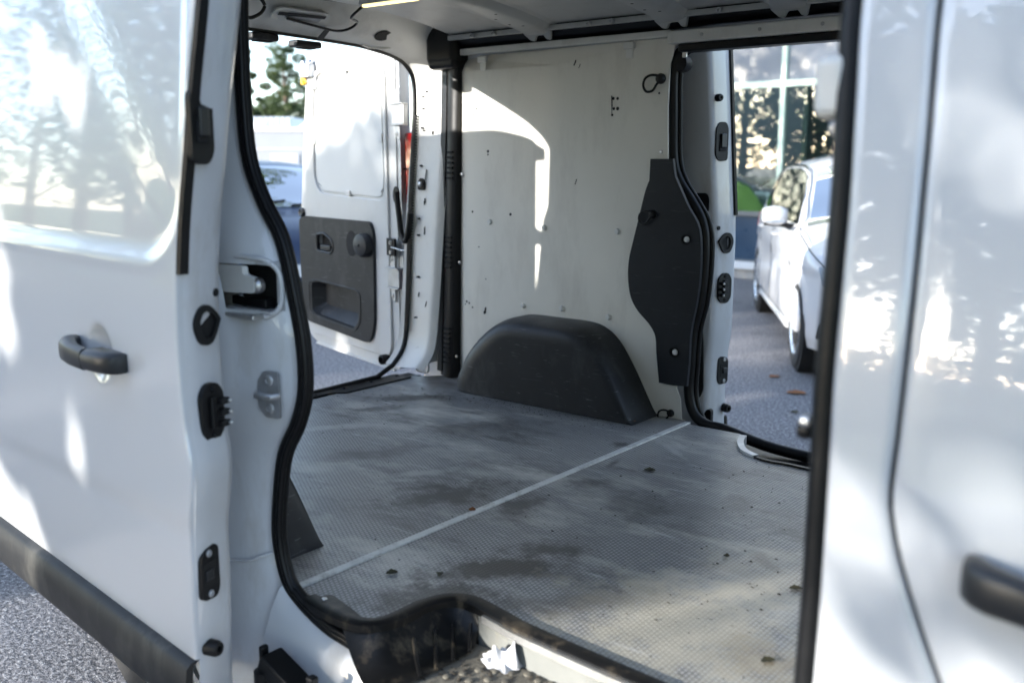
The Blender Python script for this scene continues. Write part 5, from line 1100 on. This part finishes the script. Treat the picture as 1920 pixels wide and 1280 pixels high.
def tree(name, label, loc, h, crown_r, bole, n, size, flat, m, seed, group=None, nc=26, trunk_r=0.16, squash=0.8):
    rnd = random.Random(seed); t = root(name, loc, label, 'tree', group, local=True)
    lean = Vector((rnd.uniform(-0.3, 0.3), rnd.uniform(-0.3, 0.3), 0))
    spine = catmull([(0, 0, -0.05), Vector((0, 0, h * 0.3)) + lean * 0.4, Vector((0, 0, h * 0.62)) + lean, Vector((0, 0, h * 0.92)) + lean * 1.3], 6)
    tr = tube('trunk', spine, trunk_r, 'bark', t, n=10, up=(1, 0, 0), taper=lambda q: 1.25 - 1.1 * q)
    cl = []
    for k in range(nc):
        z = bole + (h - bole) * ((k + 0.5) / nc); q = (z - bole) / (h - bole)
        rr = crown_r * (math.sin(math.pi * (0.14 + 0.80 * q)) ** squash); a = k * 2.4 + rnd.uniform(-0.4, 0.4); d = rr * rnd.uniform(0.35, 0.95)
        base_ = spine[min(len(spine) - 1, int(len(spine) * (z - 0.4) / h))]
        c = Vector((base_.x + math.cos(a) * d, base_.y + math.sin(a) * d, z)); cl.append((c, crown_r * rnd.uniform(0.22, 0.42), rnd.uniform(0.6, 1.3) / nc))
        if k % 2 == 0: tube('limb', catmull([Vector((base_.x, base_.y, z - 0.5 * d)), Vector((base_.x, base_.y, z - 0.2 * d)).lerp(c, 0.5), c], 4), trunk_r * 0.32, 'bark', tr, n=6, up=(0.1, 0.2, 1), taper=lambda q: 1.1 - 0.8 * q)
    V, F = leaf_cloud(cl, n, size, flat, seed + 5)
    obj('crown', V, F, m, t, smooth=False); return t
for u, d, vt, r, sd, lab in ((462, 60, 112, 1.0, 3, 'dark pine tree at the edge of the van seal, left of the bright gap'), (548, 58, 108, 1.5, 7, 'bushy green pine tree rising beside the open rear door')):
    p = dirv(u) * d; h = CAMH + d * (300 - vt) / 1861 + 0.3
    tree('pine_tree', lab, (p.x, p.y, 0), h, r, 2.2, 11000, 0.085, 0.62, 'needles', sd, 'pine trees behind the warehouse', nc=34, trunk_r=0.22, squash=0.5)
p = dirv(470) * 66; tree('pine_tree', 'low dark tree at the foot of the left pine', (p.x + 2.5, p.y + 2, 0), 5.2, 2.4, 1.0, 3600, 0.14, 0.7, 'needles', 21, 'pine trees behind the warehouse', nc=22)
p = dirv(500) * 64; tree('pine_tree', 'low dark tree between the two pines, just above the warehouse roof', (p.x, p.y, 0), 4.9, 2.0, 1.0, 3000, 0.14, 0.7, 'needles', 33, 'pine trees behind the warehouse', nc=20)
# trees of the lawn behind the photographer: they shade the near side and show in paint and glass
LT = [(-14.2, 8.4, 11.5, 3.6, 6.0, 9000, 71, 'tall tree beyond the blue car, its crown above the picture'), (-3.4, -13.2, 9.5, 2.3, 1.6, 9000, 61, 'tall dense tree of the back row, leftmost of three'), (0.6, -13.0, 10.0, 2.7, 1.6, 9000, 62, 'tall dense tree of the back row, middle of three'), (5.4, -12.6, 10.0, 2.7, 1.6, 9000, 63, 'tall dense tree of the back row, rightmost of three'),
      (-3.8, -7.6, 6.6, 2.0, 2.75, 12000, 41, 'leafy tree with a high bare bole, right of the slim young lawn tree'), (-5.75, -7.3, 5.2, 0.65, 1.5, 9000, 42, 'slim dense young tree on the lawn edge'),
      (-8.75, -8.0, 3.75, 1.05, 0.5, 9000, 52, 'dense low bush tree added on the lawn to shade the rear door, left of the young tree'), (-0.6, -7.8, 7.0, 2.2, 2.9, 14000, 43, 'broad leafy lawn tree straight behind the photographer'),  # the bush is added to keep low sun off the rear door
      (-15.0, -3.9, 6.5, 2.0, 1.5, 2200, 44, 'lone lawn tree nearest the kerb, first in the sliding door mirror image'), (-19.5, -4.9, 7.5, 2.6, 1.7, 2600, 45, 'second kerb side tree mirrored in the sliding door'), (-24.5, -5.0, 8.0, 2.8, 1.8, 2600, 46, 'third kerb side tree mirrored in the sliding door'),
      (-29.0, -7.6, 9.0, 3.2, 1.8, 2600, 53, 'fourth tree of the kerb side row, set back on the lawn'), (-34.0, -6.0, 9.0, 3.2, 1.8, 2600, 54, 'farthest tree of the kerb side row'),
      (-13.6, -10.0, 6.5, 1.8, 1.1, 6500, 47, 'leafy tree mirrored in the showroom glass, nearer one'), (-16.8, -11.5, 8.0, 2.3, 1.2, 6500, 48, 'leafy tree mirrored in the showroom glass, middle one'),
      (3.2, -8.3, 7.5, 2.4, 2.6, 8000, 50, 'leafy lawn tree at the right end of the row'), (-16.0, -17.0, 9.5, 2.6, 1.4, 6500, 51, 'leafy tree mirrored in the showroom glass, farther one')]
for i, (x, y, h, r, bl, n, sd, lab) in enumerate(LT):
    tree('lawn_tree', lab, (x, y, 0.004), h, r, bl, n, 0.11, 0.8, 'leaves', sd, 'trees on the lawn behind the photographer', nc=34, trunk_r=0.16, squash=0.4)

hd = root('hedge', (1, -16.5, 0.004), 'long clipped green hedge added at the back of the lawn to block bright horizon reflections', 'hedge')  # unseen hedge, added to darken the horizon band mirrored in the front door
hr = random.Random(77); hc = [(Vector((-9.5 + 0.55 * k + hr.uniform(-0.2, 0.2), -16.5 + hr.uniform(-0.3, 0.3), zz_ + hr.uniform(-0.1, 0.1))), 0.55, 1 / 80) for k in range(40) for zz_ in (0.5, 1.35)]
hv, hfc = leaf_cloud(hc, 16000, 0.11, 0.9, 78); obj('foliage', hv, hfc, 'leaves', hd, smooth=False)
for k in range(8): tube('stem', [(-8.5 + 2.7 * k, -16.5, 0.0), (-8.4 + 2.7 * k, -16.45, 0.7), (-8.5 + 2.7 * k, -16.5, 1.4)], 0.04, 'bark', hd, n=6, up=(1, 0, 0))
# ================================================================== SMALL THINGS
pp_ = at(944, 1228, 'z', 0.50)
pr = random.Random(23); NG = 46
folds = [(pr.uniform(0, math.pi), pr.uniform(-0.7, 0.7), pr.uniform(0.002, 0.006)) for _ in range(13)]
V, F = [], []
for i in range(NG + 1):
    for j in range(NG + 1):
        u, v = i / NG * 2 - 1, j / NG * 2 - 1
        m_ = max(abs(u), abs(v)); rr = math.hypot(u, v) + 1e-6; u2, v2 = u * m_ / rr, v * m_ / rr            # square sheet gathered to a round one
        edge = 1 + 0.22 * noise.noise(Vector((u2 * 2.2, v2 * 2.2, 4)))
        z = 0.0
        for th, c_, a_ in folds: z += a_ * (0.5 - abs(((u2 * math.cos(th) + v2 * math.sin(th) - c_) * 1.7) % 1.0 - 0.5) * 2)
        pk1 = math.exp(-((u2 - 0.42) ** 2 + (v2 - 0.25) ** 2) / 0.13); pk2 = math.exp(-((u2 + 0.15) ** 2 + (v2 + 0.05) ** 2) / 0.30)
        h = 0.040 * pk1 + 0.026 * pk2 + z * (0.55 + 0.6 * pk2)
        h = max(0.0, h) * sstep(1.0, 0.72, m_) + 0.003 + 0.006 * max(0, noise.noise(Vector((u2 * 3, v2 * 3, 9)))) * m_
        x = 0.046 * u2 * edge + 0.010 * pk1 + 0.004 * math.sin(9 * v2 + 3 * u2); y = 0.034 * v2 * edge + 0.004 * math.sin(8 * u2)
        V.append((pp_.x - 0.004 + x, pp_.y + y, 0.480 + h))
F = [(a * (NG + 1) + b, (a + 1) * (NG + 1) + b, (a + 1) * (NG + 1) + b + 1, a * (NG + 1) + b + 1) for a in range(NG) for b in range(NG)]
tag(obj('crumpled_paper', V, F, 'paper', ang=28), 'crumpled white paper tissue lying in the door step', 'tissue')
def leaf(u, v, L, a, m, label, curl=0.5, zf=0.5535, group='dry leaves on the van floor'):
    p = at(u, v, 'z', zf); V, F = [], []
    for i in range(9):
        q = i / 8; w_ = L * 0.36 * math.sin(math.pi * q) ** 0.7 * (1 + 0.25 * math.sin(q * 17)) + 0.0004
        for j in (-1, -0.5, 0, 0.5, 1):
            x = (q - 0.5) * L; y = j * w_; z = curl * L * (0.35 * abs(j) ** 1.6 * math.sin(math.pi * q) + 0.5 * (q - 0.45) ** 2)
            V.append((p.x + x * math.cos(a) - y * math.sin(a), p.y + x * math.sin(a) + y * math.cos(a), zf + z))
    F = [(i * 5 + j, i * 5 + j + 1, (i + 1) * 5 + j + 1, (i + 1) * 5 + j) for i in range(8) for j in range(4)]
    tag(obj('fallen_leaf', V, F, m), label, 'leaf', group)
leaf(885, 957, 0.022, 0.4, 'leaf_brown', 'orange brown leaf scrap beside the metal floor strip, below the oil stain', 1.1)
leaf(1218, 882, 0.038, 0.5, 'leaf_dark', 'dark curled leaf on the floor right of the metal strip', 0.5)
leaf(1186, 792, 0.030, 1.2, 'leaf_brown', 'reddish leaf at the foot of the far wheel arch', 1.0)
leaf(735, 1075, 0.030, 0.9, 'leaf_dark', 'leftmost dark torn leaf between metal strip and door step', 0.7)
leaf(825, 1077, 0.022, 2.2, 'leaf_dark', 'small green black leaf right of the torn leaf near the step', 0.8)
leaf(1362, 1043, 0.016, 0.2, 'leaf_dark', 'single dark leaf crumb alone on the right of the floor', 1.2)
leaf(1492, 1103, 0.030, 0.6, 'leaf_dark', 'dark leaf scrap on the bright floor close to the right pillar', 0.4)
leaf(1440, 1238, 0.030, 1.0, 'leaf_dark', 'dark leaf scrap lowest on the floor near the right pillar', 0.4)
AG = 'fallen leaves on the asphalt'
leaf(1493, 737, 0.13, 0.4, 'leaf_brown', 'brown leaf on the asphalt in front of the white hatchback', 0.25, 0.003, AG)
leaf(1452, 706, 0.09, 1.1, 'leaf_brown', 'smaller brown leaf on the asphalt left of the hatchback front wheel', 0.25, 0.003, AG)
leaf(1490, 772, 0.06, 2.1, 'leaf_dark', 'small dark leaf on the asphalt nearest the far door sill', 0.3, 0.003, AG)
rnd = random.Random(4); V, F = [], []
for k in range(1100):
    if k < 150: u, v = rnd.uniform(580, 1500), rnd.uniform(720, 1200); p = at(u, v, 'z', 0.553); x, y, z = p.x, p.y, 0.5535; s = rnd.uniform(0.001, 0.0032)
    elif k < 300: u, v = rnd.gauss(900, 70), rnd.gauss(1262, 14); p = at(u, v, 'z', 0.481); x, y, z = p.x, p.y, 0.481; s = rnd.uniform(0.001, 0.004)
    elif k < 520: u = rnd.uniform(880, 1230); v = 740 + (u - 880) * 0.19 + abs(rnd.gauss(0, 7)); p = at(u, v, 'z', 0.553); x, y, z = p.x, p.y, 0.5535; s = rnd.uniform(0.0008, 0.0025)
    elif k < 720: u = rnd.uniform(900, 1400); v = 1130 + (u - 900) * 0.43 - abs(rnd.gauss(0, 12)); p = at(u, v, 'z', 0.553); x, y, z = p.x, p.y, 0.5535; s = rnd.uniform(0.0008, 0.003)
    elif k < 800: u, v = rnd.gauss(1420, 90), rnd.gauss(980, 110); p = at(u, v, 'z', 0.553); x, y, z = p.x, p.y, 0.5535; s = rnd.uniform(0.0008, 0.0028) * rnd.uniform(0.5, 1.4)
    else: u, v = rnd.gauss(800, 120), rnd.gauss(740, 14); p = at(u, v, 'z', 0.553); x, y, z = p.x, p.y, 0.5535; s = rnd.uniform(0.001, 0.003)
    if not (-3.0 < x < -0.5 and 1.22 < y < 2.93): continue
    if z > 0.5 and y < 1.56 and x > -1.66: continue
    if z < 0.5 and not (-1.45 < x < -0.5 and y < 1.45): continue
    a = rnd.uniform(0, 6.28); e = rnd.uniform(0.5, 2.0); s0 = len(V)
    for i in range(5): t_ = a + i * 1.2566; V.append((x + s * e * math.cos(t_), y + s * math.sin(t_) * rnd.uniform(0.6, 1.1), z))
    V.append((x, y, z + s * rnd.uniform(0.5, 1.1))); F += [(s0 + i, s0 + (i + 1) % 5, s0 + 5) for i in range(5)]
tag(obj('dirt_crumbs', V, F, 'crumb', smooth=False), 'dark crumbs of dirt scattered over the van floor and step', 'dirt', kind='stuff')
